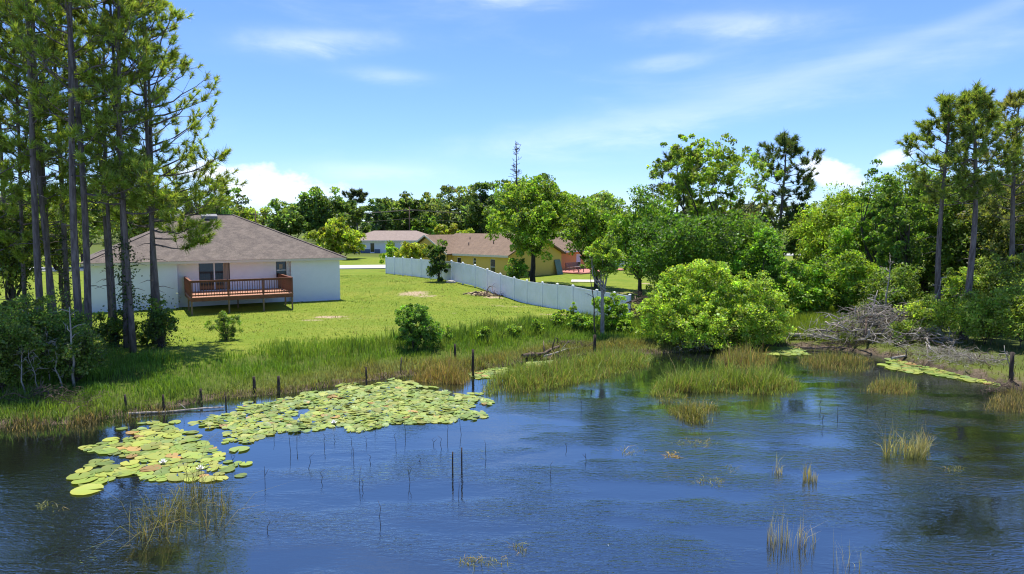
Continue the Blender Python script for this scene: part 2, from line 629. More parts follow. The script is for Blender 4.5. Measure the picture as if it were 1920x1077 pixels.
def broadleaf(name, label, cat, x, y, H, lobes, seed, col, n_cl=220, per=60, leaf=.16, cl_r=.5, trunk_r=.16, fork=.35, shell=.5, aspect=.5,
              bark='dark_bark', group=None, z0=None, lean=(0, 0), stems=1, vary=.25, limb_n=8, up=.6, flat=.75):
    """a tree or shrub: lobes are (dx, dy, height, rx, ry, rz) about the foot of the trunk"""
    rng = np.random.default_rng(seed)
    z = gz(x, y) - .08 if z0 is None else z0
    root = empty(name, (x, y, z))
    tag(root, label, cat, group)
    P, outw, tone, cc, cd = crown_points(rng, lobes, n_cl, per, cl_r, shell, flat=flat)
    keep = P[:, 2] > .05
    P, outw, tone = P[keep], outw[keep], tone[keep]
    V, F, c = leaf_quads(rng, P, outw, leaf * np.exp(rng.normal(0, .28, len(P))), np.array(col) * tone[:, None], aspect, up=up, vary=vary)
    link('crown', npmesh('crown', V, F, c), 'leaf', root)
    segs = []
    L = np.array(lobes, float)
    for sidx in range(stems):
        ox, oy = (0, 0) if stems == 1 else rng.normal(0, .12 * trunk_r * 10, 2)
        top = np.array([lean[0] + ox * 1.6, lean[1] + oy * 1.6, H * fork + .01])
        pts = curve_pts((ox, oy, -.15), top, 0, 5, rng, trunk_r * .35)
        rr = trunk_r / (1 if stems == 1 else stems ** .5)
        segs.append((pts, np.linspace(rr * 1.2, rr * .72, 5)))
        tops = top
        targets = L[:, :3]
        pick = rng.permutation(len(targets))[:limb_n]
        for j in pick:
            e = targets[j] + rng.normal(0, .15, 3) * L[j, 3:6]
            e[2] = max(e[2], H * fork * .9)
            pp = curve_pts(tops - np.array([0, 0, rng.uniform(0, .15) * H * fork]), e, -.04 * H, 5, rng, .05 * np.linalg.norm(e - tops))
            segs.append((pp, np.linspace(rr * .55, rr * .16, 5)))
            near = np.argsort(((cc - e) ** 2).sum(1))[:max(4, n_cl // (len(L) * 7))]
            for q in near:
                s0 = pp[rng.integers(2, 5)]
                segs.append((curve_pts(s0, cc[q], .02, 4, rng, .04), np.linspace(rr * .18, rr * .04 + .004, 4)))
    mbt = MB()
    for pts, rad in segs:
        mbt.tube(pts, rad, 7 if rad[0] > .05 else 4 if rad[0] > .02 else 3, cap=False)
    mbt.build('trunk', bark, root)
    return root


def pine(name, label, x, y, H, seed, r0=.15, h0=9.0, spread=3.0, n_br=30, tufts=6, needles=46, tuft=.30, col=(.060, .095, .020), lean=(0, 0),
         group=None, low=(), vine=None, needle_w=.030, bark='pine_bark', shape=.5, z0=None, cat='pine tree'):
    rng = np.random.default_rng(seed)
    z = gz(x, y) - .1 if z0 is None else z0
    root = empty(name, (x, y, z))
    tag(root, label, cat, group)
    n = 12
    ts = np.linspace(0, 1, n)
    ph = rng.uniform(0, 6.28, 2)
    amp = r0 * rng.uniform(.5, 1.4)
    TP = np.stack([lean[0] * ts + amp * np.sin(ts * 5 + ph[0]) - amp * math.sin(ph[0]), lean[1] * ts + amp * np.sin(ts * 4 + ph[1]) - amp * math.sin(ph[1]), ts * H], 1)
    TR = r0 * (1 - ts) ** .75 * .92 + .03
    TR[0] *= 1.25
    mb = MB().tube(TP, TR, 10)
    tp, td = [], []
    def at_h(h):
        return np.array([np.interp(h, TP[:, 2], TP[:, k]) for k in range(3)])
    specs = []
    for i in range(n_br):
        t = ((i + rng.random()) / n_br)
        h = h0 + (H - h0) * t ** .9 * .985
        prof = (.55 + 1.25 * t * (1.25 - t)) * (1 - .82 * t ** 2.2) if shape == .5 else (1 - .75 * t) * (.75 + .25 * min(1, t * 5))
        L = spread * prof * rng.uniform(.55, 1.12)
        a = i * 2.399 + rng.normal(0, .5)
        specs.append((h, L, a, rng.uniform(.05, .42) + .35 * t, tufts))
    for (h, L, a, e) in low:
        specs.append((h, L, a, e, tufts + 14))
    for h, L, a, e, nt in specs:
        s = at_h(h)
        d = np.array([math.cos(a) * math.cos(e), math.sin(a) * math.cos(e), math.sin(e)])
        tt = np.linspace(0, 1, 6)[:, None]
        P = s + d * L * tt
        P[:, 2:] += (tt ** 2.2) * L * .16 - np.sin(tt * 3.1) * L * .05
        P[1:] += rng.normal(0, .03 * L, (5, 3)) * tt[1:]
        br = min(.055, .018 + .012 * L)
        mb.tube(P, np.linspace(br, .010, 6), 5, cap=False)
        tp.append(P[-1]); td.append(d + [0, 0, .5])
        for q in range(nt):
            u = rng.uniform(.45, 1.0)
            k = u * 5; i0 = min(int(k), 4); b = P[i0] + (P[i0 + 1] - P[i0]) * (k - i0)
            sd = d * .55 + rng.normal(0, .65, 3); sd[2] = abs(sd[2]) * .8 + .12
            sd /= np.linalg.norm(sd)
            ll = L * rng.uniform(.14, .34) * (1.15 - .4 * u) + .15
            e2 = b + sd * ll
            mb.tube([b, b + sd * ll * .5 + np.array([0, 0, -.02]), e2], [.013, .010, .006], 4, cap=False)
            tp.append(e2); td.append(sd + [0, 0, .45])
            if rng.random() < .35:
                sd2 = unit(sd + rng.normal(0, .6, 3)); tp.append(b + sd * ll * .55 + sd2 * .25); td.append(sd2 + [0, 0, .4])
    for i in range(7):      # dead stubs below the crown
        h = rng.uniform(h0 * .35, h0); a = rng.uniform(0, 6.28); L = rng.uniform(.3, 1.2)
        s = at_h(h)
        mb.tube([s, s + np.array([math.cos(a) * L * .5, math.sin(a) * L * .5, .02]), s + np.array([math.cos(a) * L, math.sin(a) * L, -.05 - .1 * L])], [.022, .015, .006], 4, cap=False)
    mb.build('trunk', bark, root)
    tp = np.array(tp); td = unit(np.array(td))
    M = len(tp) * needles
    idx = np.repeat(np.arange(len(tp)), needles)
    sc = np.repeat(rng.uniform(.7, 1.3, len(tp)), needles)[:, None]
    u = rng.random((M, 1))
    base = tp[idx] + td[idx] * (u - .7) * tuft * .9 * sc
    nd = unit(rng.normal(size=(M, 3)) * .62 + td[idx] * 1.0)
    ln = tuft * sc * rng.uniform(.75, 1.15, (M, 1))
    sd = unit(np.cross(nd, rng.normal(size=(M, 3)))) * needle_w
    V = np.stack([base - sd * .5, base + sd * .5, base + nd * ln], 1).reshape(-1, 3)
    tone = np.clip(rng.normal(1, .24, len(tp)), .5, 1.7)[idx][:, None]
    c = np.array(col) * tone * np.clip(rng.normal(1, .2, (M, 1)), .5, 1.6) * np.clip(1 + rng.normal(0, .08, (M, 3)), .7, 1.3)
    brown = rng.random(M) < .03
    c[brown] = np.array([.16, .10, .04])
    link('crown', npmesh('crown', V, np.arange(3 * M).reshape(M, 3), np.repeat(c, 3, 0)), 'needle', root)
    if vine:
        h1, h2, rad, nl = vine
        hh = rng.uniform(h1, h2, nl) ; aa = rng.uniform(0, 6.28, nl)
        clump = np.sin(hh * 3.1 + 1) * .5 + .7
        rr2 = r0 + rad * np.abs(rng.normal(0, .55, nl)) * clump
        P = np.stack([np.interp(hh, TP[:, 2], TP[:, 0]) + np.cos(aa) * rr2, np.interp(hh, TP[:, 2], TP[:, 1]) + np.sin(aa) * rr2, hh], 1)
        ow = np.stack([np.cos(aa), np.sin(aa), 0 * aa], 1)
        V, F, c = leaf_quads(rng, P, ow, rng.uniform(.07, .15, nl), np.array([.05, .085, .018]) * np.ones((nl, 1)), .8)
        link('ivy', npmesh('ivy', V, F, c), 'leaf', root)
    return root


def blades(rng, P, h, w, lean, cb, ct, bend=.5, dirs=None):
    """grass blades of two quads' worth of triangles with root and tip colours"""
    n = len(P)
    a = rng.uniform(0, 6.283, n) if dirs is None else dirs
    side = np.stack([np.cos(a), np.sin(a), 0 * a], 1)
    b = a + math.pi / 2 + rng.normal(0, .5, n)
    ld = np.stack([np.cos(b), np.sin(b), 0 * b], 1)
    h = np.asarray(h)[:, None]; w = np.asarray(w)[:, None] if hasattr(w, '__len__') else np.full((n, 1), w)
    le = np.abs(rng.normal(0, 1, (n, 1))) * lean
    mid = P + np.array([0, 0, 1]) * h * .55 + ld * h * le * .35
    tip = P + np.array([0, 0, 1]) * h * np.clip(1 - le * bend * .5, .3, 1) + ld * h * le
    V = np.stack([P - side * w * .5, P + side * w * .5, mid + side * w * .42, mid - side * w * .42, tip], 1).reshape(-1, 3)
    k = np.arange(n)[:, None] * 5
    F = np.concatenate([k + np.array([[0, 1, 2]]), k + np.array([[0, 2, 3]]), k + np.array([[3, 2, 4]])], 0)
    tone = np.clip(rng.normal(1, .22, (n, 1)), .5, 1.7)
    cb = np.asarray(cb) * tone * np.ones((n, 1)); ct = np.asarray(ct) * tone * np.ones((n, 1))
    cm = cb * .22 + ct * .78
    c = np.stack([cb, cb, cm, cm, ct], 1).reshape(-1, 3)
    return V, F, c


def inpoly(P, poly):
    x, y = P[:, 0], P[:, 1]
    r = np.zeros(len(P), bool)
    q = np.array(poly)
    j = len(q) - 1
    for i in range(len(q)):
        xi, yi = q[i]; xj, yj = q[j]
        cnd = ((yi > y) != (yj > y)) & (x < (xj - xi) * (y - yi) / (yj - yi + 1e-12) + xi)
        r ^= cnd
        j = i
    return r


def vnoise(X, Y, s, seed=0):
    """cheap smooth value noise for density maps"""
    rng = np.random.default_rng(seed)
    G = rng.random((64, 64))
    u, v = np.asarray(X) * s + 31.7, np.asarray(Y) * s + 17.3
    i, j = np.floor(u).astype(int), np.floor(v).astype(int)
    f, g = u - i, v - j
    f, g = f * f * (3 - 2 * f), g * g * (3 - 2 * g)
    a = G[i % 64, j % 64] * (1 - f) + G[(i + 1) % 64, j % 64] * f
    b = G[i % 64, (j + 1) % 64] * (1 - f) + G[(i + 1) % 64, (j + 1) % 64] * f
    return a * (1 - g) + b * g

# ---------------------------------------------------------------- the setting: ground, water, road


def build_ground():
    def axis(lo, a, b, hi, step):
        mid = np.arange(a, b + 1e-6, step)
        left = a - np.geomspace(step, a - lo, 34)[::-1]
        right = b + np.geomspace(step, hi - b, 34)
        return np.concatenate([left, mid, right])
    xs = axis(-2500, -42, 42, 2500, .55)
    ys = axis(-400, 14, 95, 4500, .55)
    X, Y = np.meshgrid(xs, ys)
    Z = terrain(X, Y)
    n, m = X.shape
    V = np.stack([X, Y, Z], -1).reshape(-1, 3)
    i = (np.arange(n - 1)[:, None] * m + np.arange(m - 1)[None]).ravel()
    F = np.stack([i, i + 1, i + m + 1, i + m], 1)
    s = inland(X, Y)
    sand = np.zeros_like(X)
    for px, py, rx, ry, k in [(775, 551, 1.5, 1.6, 1), (800, 556, 1.6, .9, .7), (618, 595, 1.3, .8, 1.0), (585, 601, 1.0, .6, .75), (905, 551, 1.6, 1.3, 1.0), (925, 558, 1.3, .8, .9), (960, 575, 3, .7, .6),
                              (655, 598, 1.4, .4, .55), (845, 588, .8, .5, .6), (1040, 590, 2.2, .5, .7), (1180, 550, 2.0, .6, .8), (1215, 532, 1.6, .8, .8)]:
        cx, cy = on_ground(px, py)
        sand = np.maximum(sand, k * np.exp(-((X - cx) / rx) ** 2 - ((Y - cy) / ry) ** 2))
    # bare earth under the pines and the worn patch at the far left
    sand = np.maximum(sand, .75 * np.exp(-((X + 26.5) / 2.2) ** 2 - ((Y - 34.0) / 1.6) ** 2))
    cx, cy = x_at(1490, 75), 75
    sand = np.maximum(sand, .9 * np.exp(-((X - cx) / 3.5) ** 2 - ((Y - cy) / 4) ** 2))
    mud = np.clip(1 - (s - .1) / .8, 0, 1)
    litter = sstep(X, 14, 17) * (1 - sstep(s, 2.0, 5)) * .58 * (1 - .6 * np.exp(-((X - 16) / 2.2) ** 2 - ((s - 4) / 2.5) ** 2))
    mud = np.maximum(mud, litter)
    wild = sstep(X - 9 - .12 * (Y - 45), 0, 5) * (Y < 95) + sstep(-X - 24, 0, 8) * 0
    wild = np.maximum(wild, (1 - sstep(s, 4.5, 8.0)) * .75)
    wild = np.maximum(wild, sstep(Y, 105, 130) * .8)
    mask = np.stack([sand, mud, np.clip(wild, 0, 1)], -1).reshape(-1, 3)
    o = link('ground', npmesh('ground', V, F, mask, True, 'mask'), 'ground')
    tag(o, kind='structure')


build_ground()


def build_water():
    """pond surface; the mask holds how far the wind reaches: calm along the sheltered shore"""
    xs = np.concatenate([np.linspace(-260, -42, 12), np.arange(-40, 41, 1.0), np.linspace(42, 260, 12)])
    ys = np.concatenate([np.linspace(-180, -12, 12), np.arange(-10, 61, 1.0)])
    X, Y = np.meshgrid(xs, ys)
    n, m = X.shape
    i = (np.arange(n - 1)[:, None] * m + np.arange(m - 1)[None]).ravel()
    F = np.stack([i, i + 1, i + m + 1, i + m], 1)
    wind = .20 + .70 * sstep(-inland(X, Y), 3.0, 17.0)
    M = np.repeat(wind.reshape(-1, 1), 3, 1)
    o = link('water', npmesh('water', np.stack([X, Y, 0 * X], -1).reshape(-1, 3), F, M, True, 'mask'), 'water')
    tag(o, kind='structure')


build_water()


def build_road():
    ctr = [(-160, 78), (-90, 83), (-40, 87), (-22, 88.4), (-13, 90.5), (-6, 97), (2, 109), (14, 121), (50, 128), (160, 132)]
    c = np.array(ctr, float)
    t = np.linspace(0, len(c) - 1, 120)
    P = np.stack([np.interp(t, np.arange(len(c)), c[:, k]) for k in range(2)], 1)
    for _ in range(6):
        P[1:-1] = (P[:-2] + 2 * P[1:-1] + P[2:]) / 4
    d = unit(np.gradient(P, axis=0)); nrm = np.stack([-d[:, 1], d[:, 0]], 1)
    mb = MB()
    for i in range(len(P) - 1):
        q = []
        for j, sgn in ((i, -1), (i + 1, -1), (i + 1, 1), (i, 1)):
            xy = P[j] + nrm[j] * sgn * 3.6
            q.append((xy[0], xy[1], gz(P[j][0], P[j][1]) + .10))
        lo = [(a, b, cc - .4) for a, b, cc in q]
        mb.poly(q + lo, [(0, 1, 2, 3), (4, 0, 3, 7), (0, 4, 5, 1), (2, 6, 7, 3)])
    o = mb.build('road', 'road')
    tag(o, kind='structure')


build_road()


def seg_dist(P, poly):
    """distance from every point to the outline of a polygon"""
    q = np.array(poly); best = np.full(len(P), 1e9)
    for a, b in zip(q, np.roll(q, -1, 0)):
        d = b - a; t = np.clip(((P - a) @ d) / (d @ d + 1e-9), 0, 1)
        best = np.minimum(best, np.linalg.norm(P - a - t[:, None] * d, axis=1))
    return best

# ---------------------------------------------------------------- houses
def wall_with_holes(mb, u0, u1, z0, z1, v0, v1, holes):
    """wall slab along x with rectangular openings (ua, ub, za, zb)"""
    us = sorted({u0, u1, *[h[0] for h in holes], *[h[1] for h in holes]})
    for a, b in zip(us[:-1], us[1:]):
        hs = sorted([h for h in holes if h[0] < b - 1e-6 and h[1] > a + 1e-6], key=lambda h: h[2])
        z = z0
        for h in hs:
            if h[2] > z + 1e-6:
                mb.box(a, b, v0, v1, z, h[2])
            z = h[3]
        if z < z1 - 1e-6:
            mb.box(a, b, v0, v1, z, z1)


def hip_roof(root, L, B, ov, ze, zr, matname, fascia, gable=(False, False), name='roof', x0=0.0, y0=0.0):
    """hip roof over a rectangle x 0..L, y 0..B with overhang, closed underneath"""
    a, b, c, d = -ov + x0, L + ov + x0, -ov + y0, B + ov + y0
    run = (d - c) / 2
    r0 = a if gable[0] else a + run
    r1 = b if gable[1] else b - run
    ym = (c + d) / 2
    th = .10
    pts = [(a, c, ze), (b, c, ze), (b, d, ze), (a, d, ze), (r0, ym, zr), (r1, ym, zr)]
    mb = MB().poly(pts, [(0, 1, 5, 4), (2, 3, 4, 5), (1, 2, 5), (3, 0, 4)])
    r = mb.build(name, matname, root)
    f = MB()
    e = .03
    f.box(a + e, b - e, c + e, c + e + .03, ze - .19, ze - .012)
    f.box(a + e, b - e, d - e - .03, d - e, ze - .19, ze - .012)
    f.box(a + e, a + e + .03, c + e + .03, d - e - .03, ze - .19, ze - .012)
    f.box(b - e - .03, b - e, c + e + .03, d - e - .03, ze - .19, ze - .012)
    f.box(a + e + .03, b - e - .03, c + e + .03, d - e - .03, ze - .10, ze - .08)
    f.build('fascia', fascia, r)
    return r


def white_house():
    z0 = .92
    root = empty('white_house', (-28.3, 45.6, z0), math.radians(30))
    tag(root, 'white stucco house with grey hip roof and rear deck behind the pines', 'house')
    L, B, hw = 16.9, 13.7, 3.30
    u1, u2, rec = 5.3, 13.15, .55
    dz = 1.22                       # finished floor above the lot
    door = (6.75, 8.85, dz, dz + 2.03)
    win = (12.15, 12.92, dz + .75, dz + 1.98)
    t = .22
    w = MB()
    wall_with_holes(w, 0, u1, 0, hw, 0, t, [])
    wall_with_holes(w, u2, L, 0, hw, 0, t, [])
    wall_with_holes(w, u1, u2, 0, hw, rec, rec + t, [door, win])
    w.box(u1 - t, u1, t, rec + t, 0, hw)
    w.box(u2, u2 + t, t, rec + t, 0, hw)
    w.box(0, t, t, B - t, 0, hw); w.box(L - t, L, t, B - t, 0, hw); w.box(0, L, B - t, B, 0, hw)
    w.build('wall', 'white_stucco', root)
    r = hip_roof(root, L, B, .45, hw + .14, 6.85, 'shingle_grey', 'trim_cream')
    # ridge and hip caps
    ov = .45; run = (B + 2 * ov) / 2; ym = B / 2; ze = hw + .14
    cap = MB()
    for p, q in [((-ov, -ov, ze), (-ov + run, ym, 6.85)), ((L + ov, -ov, ze), (L + ov - run, ym, 6.85)), ((-ov + run, ym, 6.85), (L + ov - run, ym, 6.85))]:
        cap.bar(p, q, .24, .05)
    cap.build('ridge_cap', 'shingle_grey', r)
    sl = (6.85 - ze) / run
    for uu, ww in ((8.2, 1.15), (5.9, 1.0)):           # low box vents close to the ridge
        v = ym - .75; zz = ze + (v + ov) * sl
        m = MB().poly([(uu - ww / 2, v - .28, zz - .05), (uu + ww / 2, v - .28, zz - .05), (uu + ww / 2, v + .3, zz + .2), (uu - ww / 2, v + .3, zz + .2),
                       (uu - ww / 2, v - .30, zz + .20), (uu + ww / 2, v - .30, zz + .20), (uu + ww / 2, v + .3, zz + .38), (uu - ww / 2, v + .3, zz + .38)],
                      [(3, 2, 1, 0), (4, 5, 6, 7), (0, 1, 5, 4), (1, 2, 6, 5), (2, 3, 7, 6), (3, 0, 4, 7)])
        m.build('roof_vent', 'grey_metal', r)
    # sliding door
    a, b, za, zb = door
    y = rec + .06
    dr = MB()
    dr.box(a, b, y, y + .08, zb - .06, zb); dr.box(a, b, y, y + .08, za, za + .05)
    dr.box(a, a + .05, y, y + .08, za + .05, zb - .06); dr.box(b - .05, b, y, y + .08, za + .05, zb - .06)
    d = dr.build('sliding_door', 'brown_frame', root)
    MB().box((a + b) / 2 - .05, (a + b) / 2 + .03, y - .01, y + .06, za + .05, zb - .06).build('door_stile', 'white_trim', d)
    MB().box(a + .05, (a + b) / 2 - .05, y + .03, y + .04, za + .05, zb - .06).build('pane', 'dark_glass', d)
    MB().box((a + b) / 2 + .03, b - .45, y + .045, y + .055, za + .05, zb - .06).build('pane', 'dark_glass', d)
    for k in range(4):
        MB().box(b - .45 + k * .1, b - .45 + k * .1 + .085, y + .045, y + .055, za + .05, zb - .06).build('blind_slat', 'blind', d)
    MB().box(a + .1, (a + b) / 2 - .1, y + .012, y + .028, za + 1.28, za + 1.33).build('door_bar', 'black_plastic', d)
    # bathroom style window
    a, b, za, zb = win
    wn = MB()
    wn.box(a, b, y, y + .07, zb - .05, zb); wn.box(a, b, y, y + .07, za, za + .05)
    wn.box(a, a + .05, y, y + .07, za + .05, zb - .05); wn.box(b - .05, b, y, y + .07, za + .05, zb - .05)
    wo = wn.build('window', 'brown_frame', root)
    zm = (za + zb) / 2 - .05
    MB().box(a + .05, b - .05, y - .005, y + .06, zm - .03, zm + .03).build('sash_rail', 'white_trim', wo)
    MB().box(a + .05, b - .05, y + .03, y + .04, za + .05, zm - .03).build('pane', 'dark_glass', wo)
    MB().box(a + .05, b - .05, y + .03, y + .04, zm + .03, zb - .05).build('pane', 'dark_glass', wo)
    MB().box(a + .25, a + .5, y + .021, y + .029, zm + .1, zb - .2).build('blind_slat', 'blind', wo)
    MB().box(a - .04, b + .04, rec - .05, rec - .002, za - .07, za - .002).build('sill', 'white_trim', wo)
    return root


def wooden_deck():
    root = empty('wooden_deck', (-28.3, 45.6, .92), math.radians(30))
    tag(root, 'red brown wooden deck with railing raised on posts behind the white house', 'deck')
    ua, ub, va, vb, zf = 5.76, 12.35, -4.2, .52, 1.18
    n = 33
    step = (vb - va) / n
    bm = MB().box(0, ub - ua + .06, 0, step - .012, -.035, 0).mesh('board')
    for k in range(n):
        link('board', bm, 'deck_board', root, (ua - .03, va + k * step, zf))
    zj = zf - .035
    MB().box(ua, ub, va + .01, va + .05, zj - .24, zj - .002).build('rim_joist', 'deck_wood', root)
    MB().box(ua, ua + .04, va + .05, vb, zj - .24, zj - .002).build('rim_joist', 'deck_wood', root)
    MB().box(ub - .04, ub, va + .05, vb, zj - .24, zj - .002).build('rim_joist', 'deck_wood', root)
    jm = MB().box(0, .04, va + .05, vb, zj - .2, zj - .004).mesh('joist')
    for k in range(1, 12):
        link('joist', jm, 'treated_post', root, (ua + k * (ub - ua) / 12, 0, 0))
    posts = [(ua, va), (ua + (ub - ua) * .35, va), (ua + (ub - ua) * .69, va), (ub - .1, va), (ua, va + 2.3), (ub - .1, va + 2.3), (ua + 3.2, va + 2.3)]
    for px, py in posts:
        gx = -28.3 + .866 * px - .5 * py; gy = 45.6 + .5 * px + .866 * py
        zb = gz(gx, gy) - .92 - .15
        MB().box(px + .002, px + .098, py + .055, py + .15, zb, zj - .24).build('leg', 'treated_post', root)
    h = 1.08
    def rail(p, q, axis):
        """railing section between two newel posts"""
        r = MB()
        if axis == 'x':
            r.box(p[0] - .05, q[0] + .05, p[1] - .03, p[1] + .11, zf + h, zf + h + .04)
            r.box(p[0] + .09, q[0], p[1] + .02, p[1] + .06, zf + h - .10, zf + h - .002)
            r.box(p[0] + .09, q[0], p[1] + .02, p[1] + .06, zf + .08, zf + .17)
        else:
            r.box(p[0] - .03, p[0] + .12, p[1] + .115, q[1] + .05, zf + h, zf + h + .04)
            r.box(p[0] + .02, p[0] + .06, p[1] + .09, q[1], zf + h - .10, zf + h - .002)
            r.box(p[0] + .02, p[0] + .06, p[1] + .09, q[1], zf + .08, zf + .17)
        ro = r.build('railing', 'deck_wood', root)
        Lr = (q[0] - p[0]) if axis == 'x' else (q[1] - p[1])
        nb = int(Lr / .155)
        me = MB().box(-.018, .018, -.018, .018, zf + .06, zf + h - .02).mesh('baluster')
        for k in range(nb):
            s = .13 + (Lr - .17) * k / (nb - 1)
            loc = (p[0] + s, p[1] + .0, 0) if axis == 'x' else (p[0] + .0, p[1] + s, 0)
            link('baluster', me, 'deck_wood', ro, loc)
    xs = [ua, ua + (ub - ua) * .35, ua + (ub - ua) * .69, ub - .09]
    for a, b in zip(xs[:-1], xs[1:]):
        rail((a, va), (b, va), 'x')
    rail((ua, va), (ua, vb - .1), 'y')
    rail((ub - .09, va), (ub - .09, vb - .1), 'y')
    for px in xs:
        MB().box(px, px + .09, va + .0, va + .09, zf + .001, zf + h - .001).build('newel_post', 'deck_wood', root)
    for px in (ua, ub - .09):
        MB().box(px, px + .09, vb - .1, vb - .01, zf + .001, zf + h - .001).build('newel_post', 'deck_wood', root)
    # short stair at the house side, right end
    return root


def yellow_house():
    z0 = gz(2, 78) - .02
    root = empty('yellow_house', (-.4, 75, z0), math.atan2(.745, .667))
    tag(root, 'yellow stucco ranch house with brown shingle roof behind the white fence', 'house')
    D, Ly, hw = 9.5, 13.0, 2.55
    t = .2
    m = MB()
    # wall along y at x = 0 (faces the fence), with openings
    def ywall(x0, x1, y0, y1, za, zb, holes):
        tmp = MB(); wall_with_holes(tmp, y0, y1, za, zb, x0, x1, holes)
        m.poly([(b, a, c) for a, b, c in tmp.v], [tuple(reversed(f)) for f in tmp.f])
    wins = [(2.0, 2.75, .25, 2.05), (5.0, 5.5, 1.35, 2.1), (7.5, 8.2, .5, 2.05)]
    ywall(0, t, 0, Ly, 0, hw, wins)
    wing = [(2.0 + 9.6, 2.9 + 9.6, .9, 2.05)]
    m.box(t, D, 0, t, 0, hw)
    m.box(t, D, Ly - t, Ly, 0, hw)
    m.box(D - t, D, t, Ly - t, 0, hw)
    m.poly([(t, 0, hw), (D, 0, hw), (D / 2, 0, hw + 2.05), (t, t, hw), (D, t, hw), (D / 2, t, hw + 2.05)], [(0, 1, 2), (5, 4, 3), (0, 2, 5, 3), (1, 4, 5, 2)])
    # cross gable wing
    gy0, gy1, gx = 9.0, 16.0, -.8
    m.box(gx, gx + t, gy0, gy1, 0, hw)
    m.box(gx + t, D - 1, gy1 - t, gy1, 0, hw); m.box(gx + t, -.002, gy0, gy0 + t, 0, hw)
    gm = (gy0 + gy1) / 2
    m.poly([(gx, gy0, hw), (gx, gy1, hw), (gx, gm, hw + 1.9), (gx + t, gy0, hw), (gx + t, gy1, hw), (gx + t, gm, hw + 1.9)], [(2, 1, 0), (3, 4, 5), (0, 3, 5, 2), (1, 2, 5, 4)])
    m.build('wall', 'yellow_stucco', root)
    def gable_roof_y(x0, x1, y0, y1, ze, rise, name, ov=.45):
        xm = (x0 + x1) / 2
        k = rise / (xm - x0)
        a, b = x0 - ov, x1 + ov
        zl = ze - ov * k
        q = MB()
        P = [(a, y0, zl), (xm, y0, ze + rise), (b, y0, zl), (a, y1, zl), (xm, y1, ze + rise), (b, y1, zl)]
        P += [(p[0], p[1], p[2] - .14) for p in P]
        q.poly(P, [(0, 1, 4, 3), (1, 2, 5, 4), (9, 10, 7, 6), (10, 11, 8, 7), (6, 7, 1, 0), (7, 8, 2, 1), (3, 4, 10, 9), (4, 5, 11, 10), (0, 3, 9, 6), (5, 2, 8, 11)])
        return q
    r = gable_roof_y(0, D, -.4, Ly + .4, hw + .18, 2.1, 'roof').build('roof', 'shingle_brown', root)
    k = 2.1 / (D / 2)
    MB().box(-.50, -.455, -.38, 8.45, hw - .26, hw - .03).build('fascia', 'trim_cream', r)
    q = gable_roof_y(gy0, gy1, -.4, D / 2, hw + .18, 1.95, 'roof')
    wr = MB().poly([(p[1] - .85, p[0], p[2]) for p in q.v], [tuple(reversed(f)) for f in q.f]).build('roof', 'shingle_brown', root)
    b1 = MB()
    e = (-1.262, gm, hw + 2.07)
    b1.bar((-1.27, gy0 - .45, hw - .12), e, .03, .18); b1.bar((-1.27, gy1 + .45, hw - .12), e, .03, .18)
    b1.build('fascia', 'trim_cream', wr)
    for (x, y, h) in ((2.2, 4.3, .42), (1.7, 7.9, .35), (3.2, 9.2, .3)):
        zz = hw + .18 + x * k
        MB().tube([(x, y, zz - .1), (x, y, zz + h)], .06, 8).build('vent_pipe', 'brown_frame', r)
    # back wing, porch wall coloured orange for light bounced off the red patio
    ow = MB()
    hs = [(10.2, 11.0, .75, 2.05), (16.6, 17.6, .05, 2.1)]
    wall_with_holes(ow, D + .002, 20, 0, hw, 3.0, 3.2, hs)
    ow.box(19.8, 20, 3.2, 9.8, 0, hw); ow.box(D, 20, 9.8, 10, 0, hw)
    ow.build('porch_wall', 'bounce_tint_stucco', root)
    hr = MB()
    ov = .5
    x0, x1, y0, y1, ze, zr = D - 2.0, 20 + ov, 3 - ov, 10 + ov, hw + .02, hw + 1.95
    ym = (y0 + y1) / 2; run = ym - y0
    hr.poly([(x0, y0, ze), (x1, y0, ze), (x1, y1, ze), (x0, y1, ze), (x0, ym, zr), (x1 - run, ym, zr)], [(0, 1, 5, 4), (2, 3, 4, 5), (1, 2, 5), (3, 0, 4), (3, 2, 1, 0)])
    r2 = hr.build('roof', 'shingle_brown', root)
    MB().box(D + .5, x1 - .02, y0 + .0, y0 + .03, ze - .18, ze - .01).build('fascia', 'white_trim', r2)
    def window_on_x0(y0, y1, za, zb):
        f = MB()
        f.box(.06, .13, y0, y1, zb - .05, zb); f.box(.06, .13, y0, y1, za, za + .05)
        f.box(.06, .13, y0, y0 + .05, za + .05, zb - .05); f.box(.06, .13, y1 - .05, y1, za + .05, zb - .05)
        fo = f.build('window', 'white_trim', root)
        zm = (za + zb) / 2
        MB().box(.05, .12, y0 + .05, y1 - .05, zm - .03, zm + .03).build('sash_rail', 'white_trim', fo)
        MB().box(.09, .10, y0 + .05, y1 - .05, za + .05, zm - .03).build('pane', 'dark_glass', fo)
        MB().box(.09, .10, y0 + .05, y1 - .05, zm + .03, zb - .05).build('pane', 'dark_glass', fo)
    for w_ in wins:
        window_on_x0(*w_)
    for (a, b, za, zb) in hs:
        f = MB()
        f.box(a, b, 3.05, 3.12, zb - .06, zb); f.box(a, b, 3.05, 3.12, za, za + .06)
        f.box(a, a + .06, 3.05, 3.12, za + .06, zb - .06); f.box(b - .06, b, 3.05, 3.12, za + .06, zb - .06)
        zm = za + (zb - za) * .5
        fo = f.build('window' if za > .5 else 'door', 'white_trim', root)
        MB().box(a + .06, b - .06, 3.04, 3.11, zm - .04, zm + .04).build('sash_rail', 'white_trim', fo)
        MB().box(a + .06, b - .06, 3.08, 3.09, za + .06, zm - .04).build('pane', 'dark_glass', fo)
